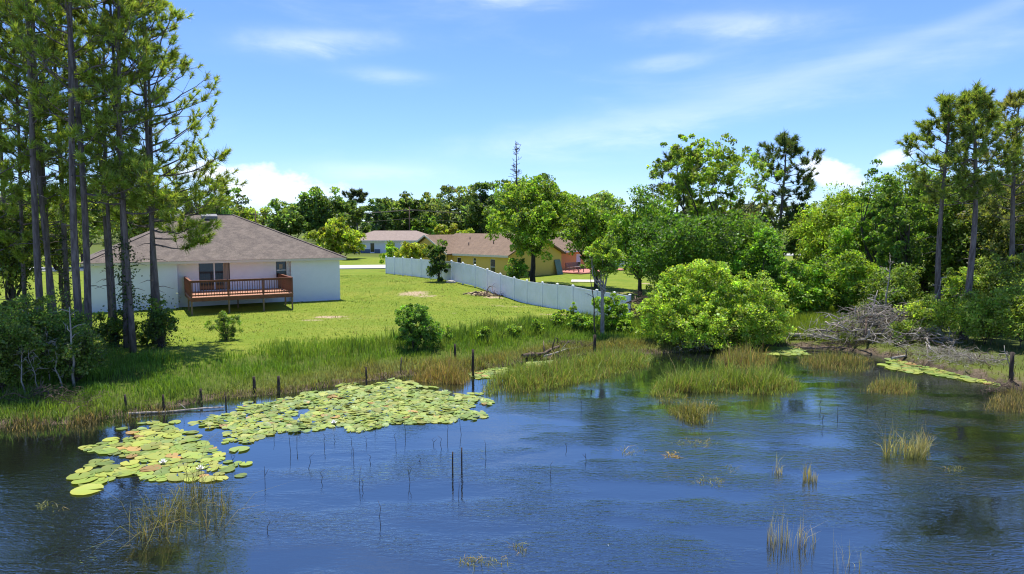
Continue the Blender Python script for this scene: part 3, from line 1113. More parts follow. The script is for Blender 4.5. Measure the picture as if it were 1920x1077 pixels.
        MB().box(a + .06, b - .06, 3.08, 3.09, zm + .04, zb - .06).build('pane', 'pale_siding' if za < .5 else 'dark_glass', fo)
    # downpipe on the wing corner
    MB().tube([(gx - .06, gy0 - .05, .1), (gx - .06, gy0 - .05, hw)], .04, 8).build('downpipe', 'brown_frame', root)
    return root, z0


def ranch_house():
    Y = 136.0
    z0 = 1.45
    x0 = x_at(652, Y); L = wide(162, Y)
    root = empty('ranch_house', (x0, Y, z0), math.radians(-2))
    tag(root, 'long low white ranch house with pinkish roof across the road', 'house')
    B, hw = 8.5, 2.5
    w = MB()
    hs = [(4.4, 5.3, .2, 2.1), (2.0, 3.0, 1.0, 2.0), (8.2, 9.4, .9, 2.05), (11.5, 12.7, .9, 2.05)]
    wall_with_holes(w, 0, L, 0, hw, 0, .2, hs)
    w.box(0, .2, .2, B, 0, hw); w.box(L - .2, L, .2, B, 0, hw); w.box(.2, L - .2, B - .2, B, 0, hw)
    w.build('wall', 'white_stucco', root)
    band = MB()
    wall_with_holes(band, .3, 6.4, .02, .85, -.05, -.002, [(4.4, 5.3, .02, .85)])
    band.build('shade_band', 'slate_shade', root)  # dark strip painted where the lower wall lies in shade
    hip_roof(root, L, B, .6, hw + .1, hw + 2.0, 'shingle_pink', 'white_trim')
    for a, b, za, zb in hs:
        f = MB()
        f.box(a, b, .05, .12, zb - .07, zb); f.box(a, b, .05, .12, za, za + .07)
        f.box(a, a + .07, .05, .12, za + .07, zb - .07); f.box(b - .07, b, .05, .12, za + .07, zb - .07)
        fo = f.build('door' if za < .5 else 'window', 'white_trim', root)
        MB().box(a + .07, b - .07, .08, .09, za + .07, zb - .07).build('pane', 'dark_glass', fo)


def pale_house():
    Y = 74.0
    z0 = gz(-55, 74) - .05
    root = empty('pale_house', (-67.6, 72.0, z0), math.radians(38))
    tag(root, 'pale blue two storey house glimpsed between the pines by the photo edge', 'house')
    L, B, hw = 13.0, 9.0, 4.7
    w = MB()
    hs = [(9.6, 10.6, 2.6, 3.9), (6.5, 7.5, 2.6, 3.9), (9.6, 10.6, .7, 1.9), (6.5, 7.5, .7, 1.9)]
    wall_with_holes(w, 0, L, 0, hw, 0, .2, hs)
    w.box(0, .2, .2, B, 0, hw); w.box(L - .2, L, .2, B, 0, hw); w.box(.2, L - .2, B - .2, B, 0, hw)
    w.build('wall', 'pale_siding', root)
    hip_roof(root, L, B, .5, hw + .1, hw + 2.4, 'shingle_grey', 'white_trim')
    for a, b, za, zb in hs:
        f = MB()
        f.box(a - .08, b + .08, -.03, .1, zb - .04, zb + .06); f.box(a - .08, b + .08, -.03, .1, za - .06, za + .04)
        f.box(a - .08, a + .05, -.03, .1, za + .04, zb - .04); f.box(b - .05, b + .08, -.03, .1, za + .04, zb - .04)
        fo = f.build('window', 'white_trim', root)
        zm = (za + zb) / 2
        MB().box(a + .05, b - .05, -.01, .09, zm - .04, zm + .04).build('sash_rail', 'white_trim', fo)
        MB().box(a + .05, b - .05, .05, .06, za + .04, zm - .04).build('pane', 'dark_glass', fo)
        MB().box(a + .05, b - .05, .05, .06, zm + .04, zb - .04).build('pane', 'dark_glass', fo)


white_house()
wooden_deck()
YH, YHZ = yellow_house()
ranch_house()
pale_house()


def yl(x, y, z=0.0):
    """a point given in the yellow house's own frame, in metres"""
    c, s = .667, .745
    return (-.4 + c * x - s * y, 75 + s * x + c * y, YHZ + z)


YROT = math.atan2(.745, .667)


def garden_things():
    # red patio
    p = empty('patio', yl(0, 0, 0), YROT)
    tag(p, 'red brick coloured patio slab beside the bounce tinted porch wall', 'patio')
    MB().box(10.2, 21, -2.4, 2.98, -.3, .16).build('patio_slab', 'red_patio', p)
    # concrete pad on the grass
    cx, cy = x_at(1098, 72), 72
    zz = gz(cx, cy)
    pad = MB().poly([(-1.6, -1.3, -.3), (1.5, -1.6, -.3), (1.7, 1.2, -.3), (-1.3, 1.5, -.3), (-1.6, -1.3, .09), (1.5, -1.6, .09), (1.7, 1.2, .09), (-1.3, 1.5, .09)],
                    [(3, 2, 1, 0), (4, 5, 6, 7), (0, 1, 5, 4), (1, 2, 6, 5), (2, 3, 7, 6), (3, 0, 4, 7)]).build('concrete_pad', 'concrete', None, (cx, cy, zz))
    tag(pad, 'pale concrete pad lying in the grass in front of the red patio', 'slab')
    # bench on the patio
    def bench(name, loc, rz, label, w=1.9):
        b = empty(name, loc, rz)
        tag(b, label, 'bench')
        for k in range(4):
            MB().box(-w / 2, w / 2, -.25 + k * .13, -.14 + k * .13, .42, .45).build('seat_slat', 'garden_wood', b)
        for k in range(4):
            MB().box(-w / 2, w / 2, .27, .295, .52 + k * .13, .62 + k * .13).build('back_slat', 'garden_wood', b)
        for sx in (-w / 2 + .03, w / 2 - .11):
            MB().box(sx, sx + .07, -.25, -.18, 0, .66).build('leg', 'garden_wood', b)
            MB().box(sx, sx + .07, .298, .36, 0, 1.05).build('leg', 'garden_wood', b)
            MB().box(sx - .01, sx + .08, -.27, .298, .661, .70).build('armrest', 'garden_wood', b)
        return b
    bench('garden_bench', yl(13.6, 1.2, .16), YROT, 'slatted wooden garden bench on the red patio', 2.6)
    t = empty('garden_table', yl(11.4, -1.2, .16), YROT)
    tag(t, 'small dark wooden table at the edge of the red patio', 'table')
    for k in range(5):
        MB().box(-.6, .6, -.42 + k * .17, -.27 + k * .17, .68, .72).build('top_board', 'garden_wood', t)
    for sx in (-.55, .48):
        for sy in (-.38, .31):
            MB().box(sx, sx + .07, sy, sy + .07, 0, .679).build('leg', 'garden_wood', t)
    # board leaning on the gable wall
    b = empty('leaning_board', yl(8.6, -.02, 0), YROT)
    tag(b, 'tall grey green board leaning on the yellow gable wall', 'board')
    MB().poly([(-.55, -.55, 0), (.55, -.55, 0), (.55, -.08, 1.75), (-.55, -.08, 1.75), (-.55, -.49, 0), (.55, -.49, 0), (.55, -.02, 1.75), (-.55, -.02, 1.75)],
              [(0, 1, 2, 3), (7, 6, 5, 4), (0, 4, 5, 1), (1, 5, 6, 2), (2, 6, 7, 3), (3, 7, 4, 0)]).build('panel', 'green_board', b)
    # dark patio chair near the gable wall
    c = empty('patio_chair', (x_at(997, 71.5), 71.5, gz(x_at(997, 71.5), 71.5)), .4)
    tag(c, 'dark patio chair on the grass against the yellow wall', 'chair')
    MB().box(-.3, .3, -.3, .3, .4, .46).build('seat', 'black_plastic', c)
    MB().box(-.3, .3, .26, .32, .461, 1.0).build('backrest', 'black_plastic', c)
    for sx in (-.29, .24):
        for sy in (-.29, .24):
            MB().box(sx, sx + .05, sy, sy + .05, 0, .399).build('leg', 'black_plastic', c)


garden_things()

# ---------------------------------------------------------------- white vinyl fences
def vinyl_fence(name, label, pts, H=1.83, base_gap=.04):
    """pts: post positions (x, y, z of the ground)"""
    root = empty(name, (pts[0][0], pts[0][1], pts[0][2]))
    tag(root, label, 'fence')
    o = Vector(pts[0])
    pw = .127
    post_me = MB().box(-pw / 2, pw / 2, -pw / 2, pw / 2, -.35, H + .06).mesh('post')
    cap_me = MB().box(-.082, .082, -.082, .082, 0, .03).poly([(-.075, -.075, .03), (.075, -.075, .03), (.075, .075, .03), (-.075, .075, .03), (0, 0, .09)], [(0, 1, 4), (1, 2, 4), (2, 3, 4), (3, 0, 4)]).mesh('cap')
    for i, p in enumerate(pts):
        v = Vector(p) - o
        q = pts[min(i + 1, len(pts) - 1)]; q0 = pts[max(i - 1, 0)]
        ang = math.atan2(q[1] - q0[1], q[0] - q0[0])
        po = link('post', post_me, 'vinyl', root, v); po.rotation_euler = (0, 0, ang)
        link('cap', cap_me, 'vinyl', po, (0, 0, H + .061))
    for a, b in zip(pts[:-1], pts[1:]):
        A, B = Vector(a) - o, Vector(b) - o
        d = (B - A); dh = Vector((d.x, d.y, 0)).normalized()
        A2, B2 = A + dh * (pw / 2 + .018), B - dh * (pw / 2 + .003)
        nrm = Vector((-dh.y, dh.x, 0))
        def slab(z0, z1, th):
            P = []
            for c in (A2, B2):
                for s, z in ((-1, z0), (1, z0), (1, z1), (-1, z1)):
                    P.append(c + nrm * (s * th / 2) + Vector((0, 0, z)))
            return P, [(0, 1, 2, 3), (7, 6, 5, 4), (0, 4, 5, 1), (1, 5, 6, 2), (2, 6, 7, 3), (3, 7, 4, 0)]
        # tongue and groove boards
        L = (B2 - A2).length
        nb = max(3, round(L / .29))
        pm = MB()
        for k in range(nb):
            u0, u1 = k / nb, (k + 1) / nb - .012
            C0, C1 = A2.lerp(B2, u0), A2.lerp(B2, u1)
            P = []
            for c in (C0, C1):
                for s, z in ((-1, .14), (1, .14), (1, H - .10), (-1, H - .10)):
                    P.append(c + nrm * (s * .022 / 2) + Vector((0, 0, z)))
            pm.poly(P, [(0, 1, 2, 3), (7, 6, 5, 4), (0, 4, 5, 1), (1, 5, 6, 2), (2, 6, 7, 3), (3, 7, 4, 0)])
        pm.poly(*slab(.13, H - .09, .008))
        pa = pm.build('panel', 'vinyl', root)
        MB().poly(*slab(H - .12, H, .05)).build('rail', 'vinyl', pa)
        MB().poly(*slab(.02, .16, .05)).build('rail', 'vinyl', pa)
    return root


_fk = np.array([(725, 76, 1.58), (790, 69, 1.66), (847, 63.5, 1.72), (891, 60.5, 1.5), (914, 58.7, 1.25), (938, 57, .97), (964, 55.5, .76), (988, 54.2, .62),
                (1017, 52.5, .60), (1045, 50.8, .62), (1074, 49, .66), (1119, 47.2, .5), (1156, 46.1, .42), (1181, 45.2, .36)])
_fpx = [725, 740, 756, 773, 790, 808, 828, 847, 868, 891, 914, 938, 964, 988, 1017, 1045, 1074, 1119, 1152, 1181]
fence_pts = []
for px in _fpx:
    Y = float(np.interp(px, _fk[:, 0], _fk[:, 1])); z = float(np.interp(px, _fk[:, 0], _fk[:, 2]))
    fence_pts.append((x_at(px, Y, 550), Y, z))
vinyl_fence('vinyl_fence', 'long white vinyl privacy fence curving down between the two lawns', fence_pts)
fp2 = []
for px, Y in ((1140, 96), (1157, 95), (1174, 94), (1191, 93), (1208, 92)):
    x = x_at(px, Y); fp2.append((x, Y, gz(x, Y)))
vinyl_fence('vinyl_fence', 'short white fence run far behind the red patio among the trees', fp2)


def utility_pole(x, y, h, label):
    z = gz(x, y)
    r = empty('utility_pole', (x, y, z))
    tag(r, label, 'utility pole', 'poles along the road')
    MB().tube([(0, 0, -.3), (0, 0, h)], [.16, .11], 8).build('pole', 'brown_wood', r)
    MB().box(-1.1, 1.1, -.06, .06, h - .9, h - .76).build('crossarm', 'brown_wood', r)
    for sx in (-1.0, -.4, .4, 1.0):
        MB().tube([(sx, 0, h - .76), (sx, 0, h - .58)], [.04, .05], 6).build('insulator', 'grey_metal', r)
    return (x, y, z + h - .6)


def wires():
    tops = [utility_pole(x_at(768, 150), 150, 9.6, 'wooden utility pole standing before the far trees above the ranch house'),
            utility_pole(x_at(480, 140), 140, 8.6, 'wooden utility pole standing behind the grey hip roof'),
            utility_pole(x_at(1090, 160), 160, 8.8, 'wooden utility pole standing behind the yellow house trees')]
    for (a, b, lab) in ((tops[1], tops[0], 'thin power lines sagging across the far trees behind the ranch house'), (tops[0], tops[2], 'thin power lines running behind the yellow house')):
        r = empty('power_line', (0, 0, 0)); tag(r, lab, 'power line')
        for off, dz in ((-1.0, 0), (.4, 0), (1.0, 0), (0, -1.9)):
            A = np.array(a) + [off, 0, dz]; B = np.array(b) + [off, 0, dz]
            MB().tube(curve_pts(A, B, -.55, 12), .03, 4, cap=False).build('cable', 'wire', r)


wires()

# ---------------------------------------------------------------- broadleaf trees
GREEN = (.062, .118, .016)
LIME = (.118, .172, .022)
DARK = (.036, .066, .016)
OLIVE = (.072, .098, .022)
YELLOW = (.165, .165, .028)
DEEP = (.044, .090, .014)


def auto_lobes(rng, rx, ry, zc, rz, n, squat=.0):
    """overlapping lobes spread evenly round an ellipsoid"""
    L = []
    ph = rng.uniform(0, 6.28)
    for i in range(n):
        zz = 1 - 2 * (i + .5) / n; a = ph + i * 2.39996
        d = unit(np.array([math.cos(a) * math.sqrt(1 - zz * zz), math.sin(a) * math.sqrt(1 - zz * zz), zz]) + rng.normal(0, .22, 3))
        r = rng.uniform(.50, .74)
        k = rng.uniform(.30, .48)
        L.append((d[0] * rx * r, d[1] * ry * r, zc + d[2] * rz * r, rx * k, ry * k, rz * k * rng.uniform(.75, 1.1)))
    L.append((0, 0, zc, rx * .55, ry * .55, rz * .6))
    return L


LEAF_GAIN = (2.2, 2.12, 1.8)      # leaf reflectance of fresh summer foliage


def tree(label, px, Y, top, wpx, bot, col, seed, name='tree', cat='tree', lai=1.9, lobes=9, trunk_r=None, fork=None, leaf=None, group=None, cl=None, aspect=.6,
         stems=1, lean=(0, 0), bark='dark_bark', shell=.5, depth=.9, vary=.25, per=80, flat=.75, pxb=None, lobe_list=None):
    rng = np.random.default_rng(seed + 1000)
    col = tuple(c * f for c, f in zip(col, LEAF_GAIN))
    x = x_at(px, Y, (top + bot) / 2)
    z0 = max(gz(x, Y), -.1) - .08
    H = z_at(top, Y) - z0
    hb = max(.05, z_at(bot, Y) - z0)
    rx = wide(wpx, Y) / 2; rz = (H - hb) / 2; zc = (H + hb) / 2
    leaf = (leaf or max(.105, .0030 * Y)) * (1.24 if Y > 42 else 1.0)
    L = lobe_list or auto_lobes(rng, rx, rx * depth, zc, rz, lobes)
    area = 4 * math.pi * (rx * rx * depth * rz) ** (2 / 3)
    n = min(60000, int(.88 * lai * area / (leaf * leaf * aspect / 2)))
    ncl = max(14, n // per)
    return broadleaf(name, label, cat, x, Y, H, L, seed, col, ncl, per, leaf, (cl or (.19 * min(rx, rz * 1.2) + .16)) * .9, trunk_r or max(.03, .018 * H + .02),
                     fork or max(.12, hb / H * .95), shell, aspect, bark, group, z0, lean, stems, vary, limb_n=7, flat=flat)


# shade tree behind the fence
t = tree('broad round green shade tree with forked trunk behind the white fence', 1000, 68, 324, 172, 492, (.088, .142, .020), 11, lobes=16, lai=2.3, trunk_r=.26, fork=.30, cl=.62)
# neighbours towards the right
tree('leafy green tree just beyond the shade tree, above the patio', 1118, 64, 362, 135, 500, (.082, .135, .02), 12, lobes=9)
tree('bushy green tree above the short far fence', 1200, 58, 350, 150, 520, (.070, .128, .018), 13, lobes=15, lai=1.7, shell=.65)
tree('tall airy light green tree rising highest in the middle group', 1335, 64, 238, 235, 440, (.092, .140, .022), 14, lobes=20, lai=1.05, cl=.55, trunk_r=.2, fork=.34, shell=.8, vary=.28)
tree('dense dark green tree standing behind the big waterside bush', 1285, 51, 380, 190, 560, DEEP, 15, lobes=15, lai=1.7, shell=.65)
tree('dense green tree between the airy tree and the middle pine', 1385, 53, 390, 160, 560, (.058, .108, .016), 16, lobes=14, lai=1.6, shell=.65)
tree('low bright leafy tree to the right behind the waterside bush', 1435, 49, 420, 100, 570, (.068, .14, .018), 17, lobes=7, lai=2)
tree('yellow green feathery tree under the small white cloud', 1575, 62, 354, 165, 520, (.115, .172, .022), 18, lobes=12, lai=2.0, aspect=.4)
tree('dark bushy tree behind the trunk of the middle pine', 1502, 70, 385, 100, 490, DARK, 19, lobes=7)
tree('slender upright tree with thin top left of the twin pines', 1645, 50, 300, 72, 560, (.056, .104, .016), 20, lobes=12, lai=1.25, depth=.9, cl=.38)
tree('narrow green tree with broken top close to the twin pines', 1692, 46, 285, 110, 590, (.066, .115, .02), 21, lobes=10, lai=1.4, cl=.42)
tree('tall leafy tree filling the gap behind the first twin pine', 1745, 48, 310, 160, 600, (.070, .112, .022), 22, lobes=12, lai=1.7)
tree('leafy tree behind the second twin pine', 1838, 46, 305, 180, 600, (.062, .098, .022), 23, lobes=12, lai=1.7)
tree('olive tree at the right edge of the photo behind the last pine', 1925, 43, 240, 190, 620, (.078, .095, .026), 24, lobes=12, lai=1.25)
tree('round leafy tree between the yellow green tree and the slender tree', 1612, 56, 385, 120, 570, (.085, .150, .02), 25, lobes=8, lai=1.9)

tree('tall green tree filling the wood behind the narrow tree', 1700, 58, 315, 180, 520, (.060, .10, .02), 26, lobes=12, lai=1.5)
tree('dark green tree deep in the wood behind the twin pines', 1800, 57, 345, 190, 540, (.046, .076, .018), 27, lobes=12, lai=1.5)
tree('dark tree deep in the wood at the right photo edge', 1900, 56, 320, 190, 540, (.046, .072, .018), 28, lobes=12, lai=1.5)
tree('far dark tree row end between the middle pine and the wood', 1540, 100, 395, 130, 470, (.05, .08, .02), 29, lobes=9, lai=1.9)
tree('dense green tree low behind the dark tree and the patio tree', 1240, 62, 400, 150, 540, (.055, .105, .018), 30, lobes=10, lai=2.0)

# the small tree at the end of the fence
rngq = np.random.default_rng(5)
tree('small tree with bare grey trunk in front of the fence end', 1131, 40.0, 442, 82, 522, (.105, .160, .022), 31, lobes=10, lai=2.7, trunk_r=.12, fork=.46, leaf=.12, bark='pale_bark', cl=.26)
tree('slim dark columnar tree growing against the white fence', 822, 63.8, 440, 44, 532, (.038, .068, .016), 32, lobes=10, lai=2.4, depth=1.0, trunk_r=.08, leaf=.17)

# distant trees
far = [
    ('airy dark tree peeping over the grey hip roof', 412, 118, 334, 62, 420, DARK, .8),
    ('low tree row end above the roof ridge', 462, 150, 376, 92, 450, OLIVE, 1.8),
    ('dark spreading oak, first of three behind the grey roof', 540, 142, 372, 92, 455, (.040, .066, .018), 2.0),
    ('dark spreading oak, tallest of three behind the grey roof', 598, 145, 350, 112, 456, (.044, .072, .018), 2.1),
    ('dark spreading oak, last of three behind the grey roof', 652, 148, 366, 72, 452, (.040, .066, .018), 2.0),
    ('round light green tree beside the far ranch house', 636, 112, 411, 92, 482, (.125, .165, .024), 2.3),
    ('dark conical tree behind the roof of the ranch house', 706, 168, 376, 58, 448, (.030, .055, .018), 2.0),
    ('grey green far tree above the ranch house roof', 752, 178, 362, 92, 446, (.050, .076, .022), 2.0),
    ('far tree directly behind the utility pole', 800, 180, 358, 76, 446, (.055, .080, .024), 1.9),
    ('wide grey green tree in the far woods', 852, 172, 345, 112, 448, (.052, .074, .026), 1.7),
    ('dark far tree touching the shade tree crown', 915, 150, 332, 96, 448, (.036, .060, .018), 2.1),
    ('tall dark tree behind the crown of the shade tree', 985, 132, 318, 110, 445, (.044, .074, .018), 2.0),
    ('bright green young tree behind the ranch roof', 797, 152, 404, 58, 450, (.070, .125, .02), 2.0),
    ('yellowing shrub behind the brown roof ridge', 832, 112, 418, 46, 452, (.130, .150, .025), 2.0),
    ('light green shrub behind the brown roof ridge', 868, 114, 424, 44, 452, (.115, .150, .024), 2.0),
    ('far grey green tree just right of the shade tree', 1072, 138, 352, 92, 450, (.062, .092, .026), 1.8),
    ('far tree behind the leafy patio tree', 1125, 142, 360, 90, 450, (.055, .085, .024), 1.8),
    ('tree behind the house seen between the pine trunks', 252, 84, 322, 120, 470, (.075, .100, .026), 1.5),
    ('olive tree behind the pines near the photo edge', 150, 88, 338, 130, 470, (.060, .086, .022), 1.6),
    ('tree behind the pale house by the photo edge', 40, 98, 352, 150, 470, (.055, .080, .02), 1.6),
    ('tree behind the left end of the grey roof', 335, 100, 348, 90, 450, (.066, .094, .024), 1.6),
]
for i, (lab, px, Y, top, w_, bot, col, lai) in enumerate(far):
    col = tuple(c * 1.55 for c in col) if max(col) < .1 else col
    tree(lab, px, Y, top, w_ * 1.16, bot + 6, col, 60 + i, lai=lai * 1.15, lobes=9, group='far trees', leaf=.0034 * Y)

# dead conifer above the shade tree
def dead_conifer():
    Y = 118; x = x_at(968, Y); z = gz(x, Y)
    H = z_at(266, Y) - z
    r = empty('dead_conifer', (x, Y, z)); tag(r, 'thin bare dead conifer spire rising behind the shade tree', 'dead tree')
    rng = np.random.default_rng(8)
    mb = MB().tube([(0, 0, 0), (.1, 0, H * .5), (0, 0, H)], [.24, .17, .03], 7)
    for i in range(60):
        t = rng.uniform(.45, .98); a = rng.uniform(0, 6.28); L = 3.3 * (1 - t) * rng.uniform(.6, 1.2) + .3
        b = np.array([0, 0, H * t]); e = b + [math.cos(a) * L, math.sin(a) * L, L * .25]
        mb.tube(curve_pts(b, e, -.08 * L, 4), [.05, .04, .03, .018], 4, cap=False)
        for q in range(3):
            s = b + (e - b) * rng.uniform(.4, 1); d = rng.normal(0, .3, 3); d[2] = abs(d[2])
            mb.tube([s, s + d], [.03, .03], 4, cap=False)
    mb.build('trunk', 'dark_bark', r)


dead_conifer()


def treeline():
    """far woods that read as one mass along the horizon"""
    rng = np.random.default_rng(77)
    Vs, Fs, Cs, k = [], [], [], 0
    for i in range(190):
        a = math.radians(rng.uniform(-58, 58)); R = rng.uniform(235, 330)
        x, y = R * math.sin(a), R * math.cos(a)
        H = rng.uniform(11, 17); rx = rng.uniform(4.5, 8)
        n = 22
        P, ow, tone, cc, cd = crown_points(rng, auto_lobes(rng, rx, rx, H * .58, H * .44, 6), n, 15, 1.5)
        P = P + np.array([x, y, 1.3])
        col = np.array([.11, .15, .055]) * rng.uniform(.75, 1.3) * np.array([rng.uniform(.85, 1.2), 1, 1])
        V, F, c = leaf_quads(rng, P, ow, rng.uniform(1.0, 1.8, len(P)), col * tone[:, None], .65)
        Vs.append(V); Fs.append(F + k); Cs.append(c); k += len(V)
    o = link('treeline', npmesh('treeline', np.concatenate(Vs), np.concatenate(Fs), np.concatenate(Cs)), 'leaf')
    tag(o, 'far woods along the horizon behind the houses', 'woods', kind='stuff')


treeline()

# ---------------------------------------------------------------- pines
LP = 'pines at the water by the white house'
pines = [   # px, Y, H, r0, h0, spread, label, low branches, vine
    (80, 31.0, 22, .20, 8, 3.0, 'grey straight pine trunk left of the dark pair, by the photo edge', (), None),
    (97, 34.0, 21, .17, 5.8, 2.8, 'dark pine, first of the close pair left of the thick pines', (), None),
    (108, 33.0, 20, .17, 5.6, 2.9, 'dark pine, second of the close pair left of the thick pines', (), None),
    (131, 35.5, 20, .17, 5.8, 3.0, 'ivy footed pine just left of the thick twin pines', (), (.3, 5.5, .45, 700)),
    (152, 29.6, 22, .21, 8.5, 3.0, 'thickest grey pine trunk of the row, left of its twin', ((8.2, 2.6, .5, .1),), None),
    (165, 30.6, 22, .19, 8, 3.2, 'thick grey pine trunk right beside the thickest one', ((7.4, 3.2, -.2, .02),), None),
    (211, 35.5, 19, .15, 6.6, 3.0, 'slightly leaning pine crossing in front of the white wall', (), None),
    (218, 33.6, 18, .11, 7.4, 2.4, 'thinnest pine crossing the leaning one in front of the white wall', (), None),
    (237, 32.8, 18.5, .14, 7, 2.8, 'ivy covered pine, left of the two in the middle of the wall', (), (.2, 5.5, .8, 1100)),
    (249, 31.4, 19, .15, 7.6, 3.0, 'pine standing closest to the grass, right of the ivy covered one', ((6.6, 2.6, -.3, .0), (7.2, 2.4, -1.4, .1), (7.0, 2.6, 3.0, .05)), (2.0, 5.2, .5, 260)),
    (291, 34.0, 17.6, .15, 6.6, 3.8, 'pine with leafy foot, left of the last pair before the deck', ((6.2, 3.2, .1, .15), (6.6, 2.8, -1.2, .1), (6.0, 2.4, 2.8, .05)), (.1, 2.6, .8, 800)),
    (303, 33.2, 16.8, .15, 6.2, 3.7, 'last pine before the deck, with low spreading branches', ((6.3, 3.3, -.15, .1), (5.8, 3.0, -.45, -.08), (7.0, 3.2, .3, .12), (8.4, 3.4, .0, .1), (5.1, 2.6, -.2, -.1), (5.4, 2.4, .5, .0), (6.6, 3.4, -1.0, .05), (7.6, 3.4, .7, .1)), (.1, 2.0, .9, 700)),
    (28, 37.0, 18, .15, 3.6, 3.6, 'shaggy pine with low foliage at the photo edge', (), None),
    (52, 34.5, 17, .12, 3.6, 2.6, 'smaller pine wrapped in green beside the grey trunk', (), (.2, 6, .5, 900)),
    (-14, 32.0, 21, .16, 4.0, 3.6, 'outermost pine, mostly beyond the photo edge', (), None),
]
for i, (px, Y, H, r0, h0, sp_, lab, low, vine) in enumerate(pines):
    x = x_at(px, Y, 640)
    ln = {211: (-.5, 0), 218: (.35, 0), 249: (.25, 0), 303: (-.2, 0)}.get(px, (0, 0))
    pine('pine_tree', lab, x, Y, H, 200 + i, r0 * .74, h0, sp_, n_br=40 if px < 140 else 33, tufts=6, needles=50, low=low, vine=vine, lean=ln, group=LP, col=(.245, .320, .046), needle_w=.034, tuft=.32)

pine('pine_tree', 'left one of the tall twin pines on the right bank', x_at(1764, 37.5, 540), 37.5, z_at(192, 37.5) - .7, 301, .15, z_at(392, 37.5) - .7, 2.5, n_br=30, tufts=6, needles=64, tuft=.34, group='pines on the right bank', col=(.200, .270, .046), needle_w=.042, lean=(-.25, 0))
pine('pine_tree', 'right one of the tall twin pines on the right bank', x_at(1812, 36.2, 550), 36.2, z_at(178, 36.2) - .7, 302, .18, z_at(395, 36.2) - .7, 2.9, n_br=34, tufts=7, needles=64, tuft=.34, group='pines on the right bank', col=(.200, .270, .046), needle_w=.042, lean=(-.1, 0))
pine('pine_tree', 'bushy brownish pine at the right photo edge', x_at(1893, 38.5, 550), 38.5, z_at(186, 38.5) - .7, 303, .16, z_at(430, 38.5) - .7, 2.9, n_br=34, tufts=6, needles=54, group='pines on the right bank', col=(.190, .215, .055), needle_w=.038)
pine('pine_tree', 'lone pine rising behind the dense trees in the middle', x_at(1465, 72, 440), 72, z_at(260, 72) - 1.2, 304, .2, z_at(418, 72) - 1.2, 4.2, n_br=34, tufts=8, needles=40, tuft=.5, needle_w=.075, group='pines in the middle distance', col=(.085, .130, .036))
pine('pine_tree', 'sparse pine half hidden left of the tall airy tree', x_at(1264, 74, 440), 74, z_at(288, 74) - 1.2, 305, .2, z_at(395, 74) - 1.2, 3.6, n_br=20, tufts=8, needles=40, tuft=.5, needle_w=.075, group='pines in the middle distance', col=(.085, .128, .036))
pine('pine_tree', 'tiny thin far pine poking above the far trees', x_at(670, 190), 190, z_at(363, 190) - 1.5, 306, .22, z_at(385, 190) - 1.5, 3.6, n_br=16, tufts=6, needles=26, tuft=.9, needle_w=.22, col=(.055, .085, .03))

# ---------------------------------------------------------------- shrubs
def shrub(label, px, Y, top, wpx, bot, col, seed, **kw):
    kw.setdefault('lobes', 8); kw.setdefault('lai', 2.0); kw.setdefault('stems', 3); kw.setdefault('trunk_r', .05)
    return tree(label, px, Y, top, wpx, bot, col, seed, name=kw.pop('name', 'shrub'), cat='shrub', **kw)


# the big bush at the water
big = []
rb = np.random.default_rng(3)
for (px, py, rp, dy) in [(1262, 560, 46, 0), (1300, 540, 48, .3), (1350, 535, 46, .2), (1400, 545, 44, 0), (1440, 575, 36, 0), (1250, 610, 42, -.6), (1310, 600, 52, -.9), (1370, 600, 50, -.8), (1425, 615, 40, -.6), (1280, 640, 30, -1.0), (1340, 640, 34, -1.2), (1400, 645, 30, -1.0), (1225, 585, 26, -.2), (1330, 512, 30, .6), (1268, 522, 26, .6), (1455, 610, 24, -.2)]:
    Y = 38.6 + dy * 1.3
    big.append((x_at(px, Y, py) - x_at(1345, 38.6, 600), dy * 1.3, z_at(py, Y) - .4, wide(rp, Y), wide(rp, Y), wide(rp, Y) * .92))
tree('large bright green bush overhanging the water in front of the trees', 1345, 38.6, 500, 270, 655, (.128, .190, .028), 401, name='waterside_bush', cat='bush', lobe_list=big, lai=2.6, leaf=.125, stems=5, trunk_r=.12, cl=.40, fork=.12, shell=.55, vary=.22)

shrub('round dark green shrub standing alone in the tall grass by the pond', 781, 34.6, 566, 92, 664, (.074, .140, .024), 402, lobes=12, lai=3.0, leaf=.10, cl=.20, trunk_r=.06, fork=.2, stems=3)
shrub('spiky weedy shrub in the grass near the pine trunks', 424, 35.0, 582, 62, 645, (.072, .120, .022), 403, lobes=6, lai=1.1, leaf=.11, cl=.18, aspect=.3)
shrub('bright bushy shrub under the small tree at the fence end', 1146, 41.5, 546, 78, 622, (.115, .190, .024), 404, lobes=7, leaf=.11, cl=.22)
shrub('low green weeds mound left of the small grey trunk', 1092, 41.0, 588, 70, 630, (.088, .150, .022), 405, lobes=6, leaf=.11, cl=.2)
shrub('low leafy mound between the small tree and the big bush', 1172, 40.6, 600, 60, 640, (.090, .150, .02), 406, lobes=6, leaf=.11, cl=.2)
shrub('light green shrub showing above the far fence end', 735, 82, 448, 46, 500, (.095, .165, .024), 407, leaf=.2)
shrub('yellow green shrub behind the fence beside the yellow gable', 775, 80, 448, 66, 500, (.150, .180, .024), 408, leaf=.2)
shrub('small fresh green shrub at the corner of the yellow house', 966, 66.5, 484, 48, 535, (.090, .155, .028), 409, leaf=.16)
shrub('low shrub by the short far fence', 1185, 82, 488, 40, 520, (.095, .15, .022), 410, leaf=.2)
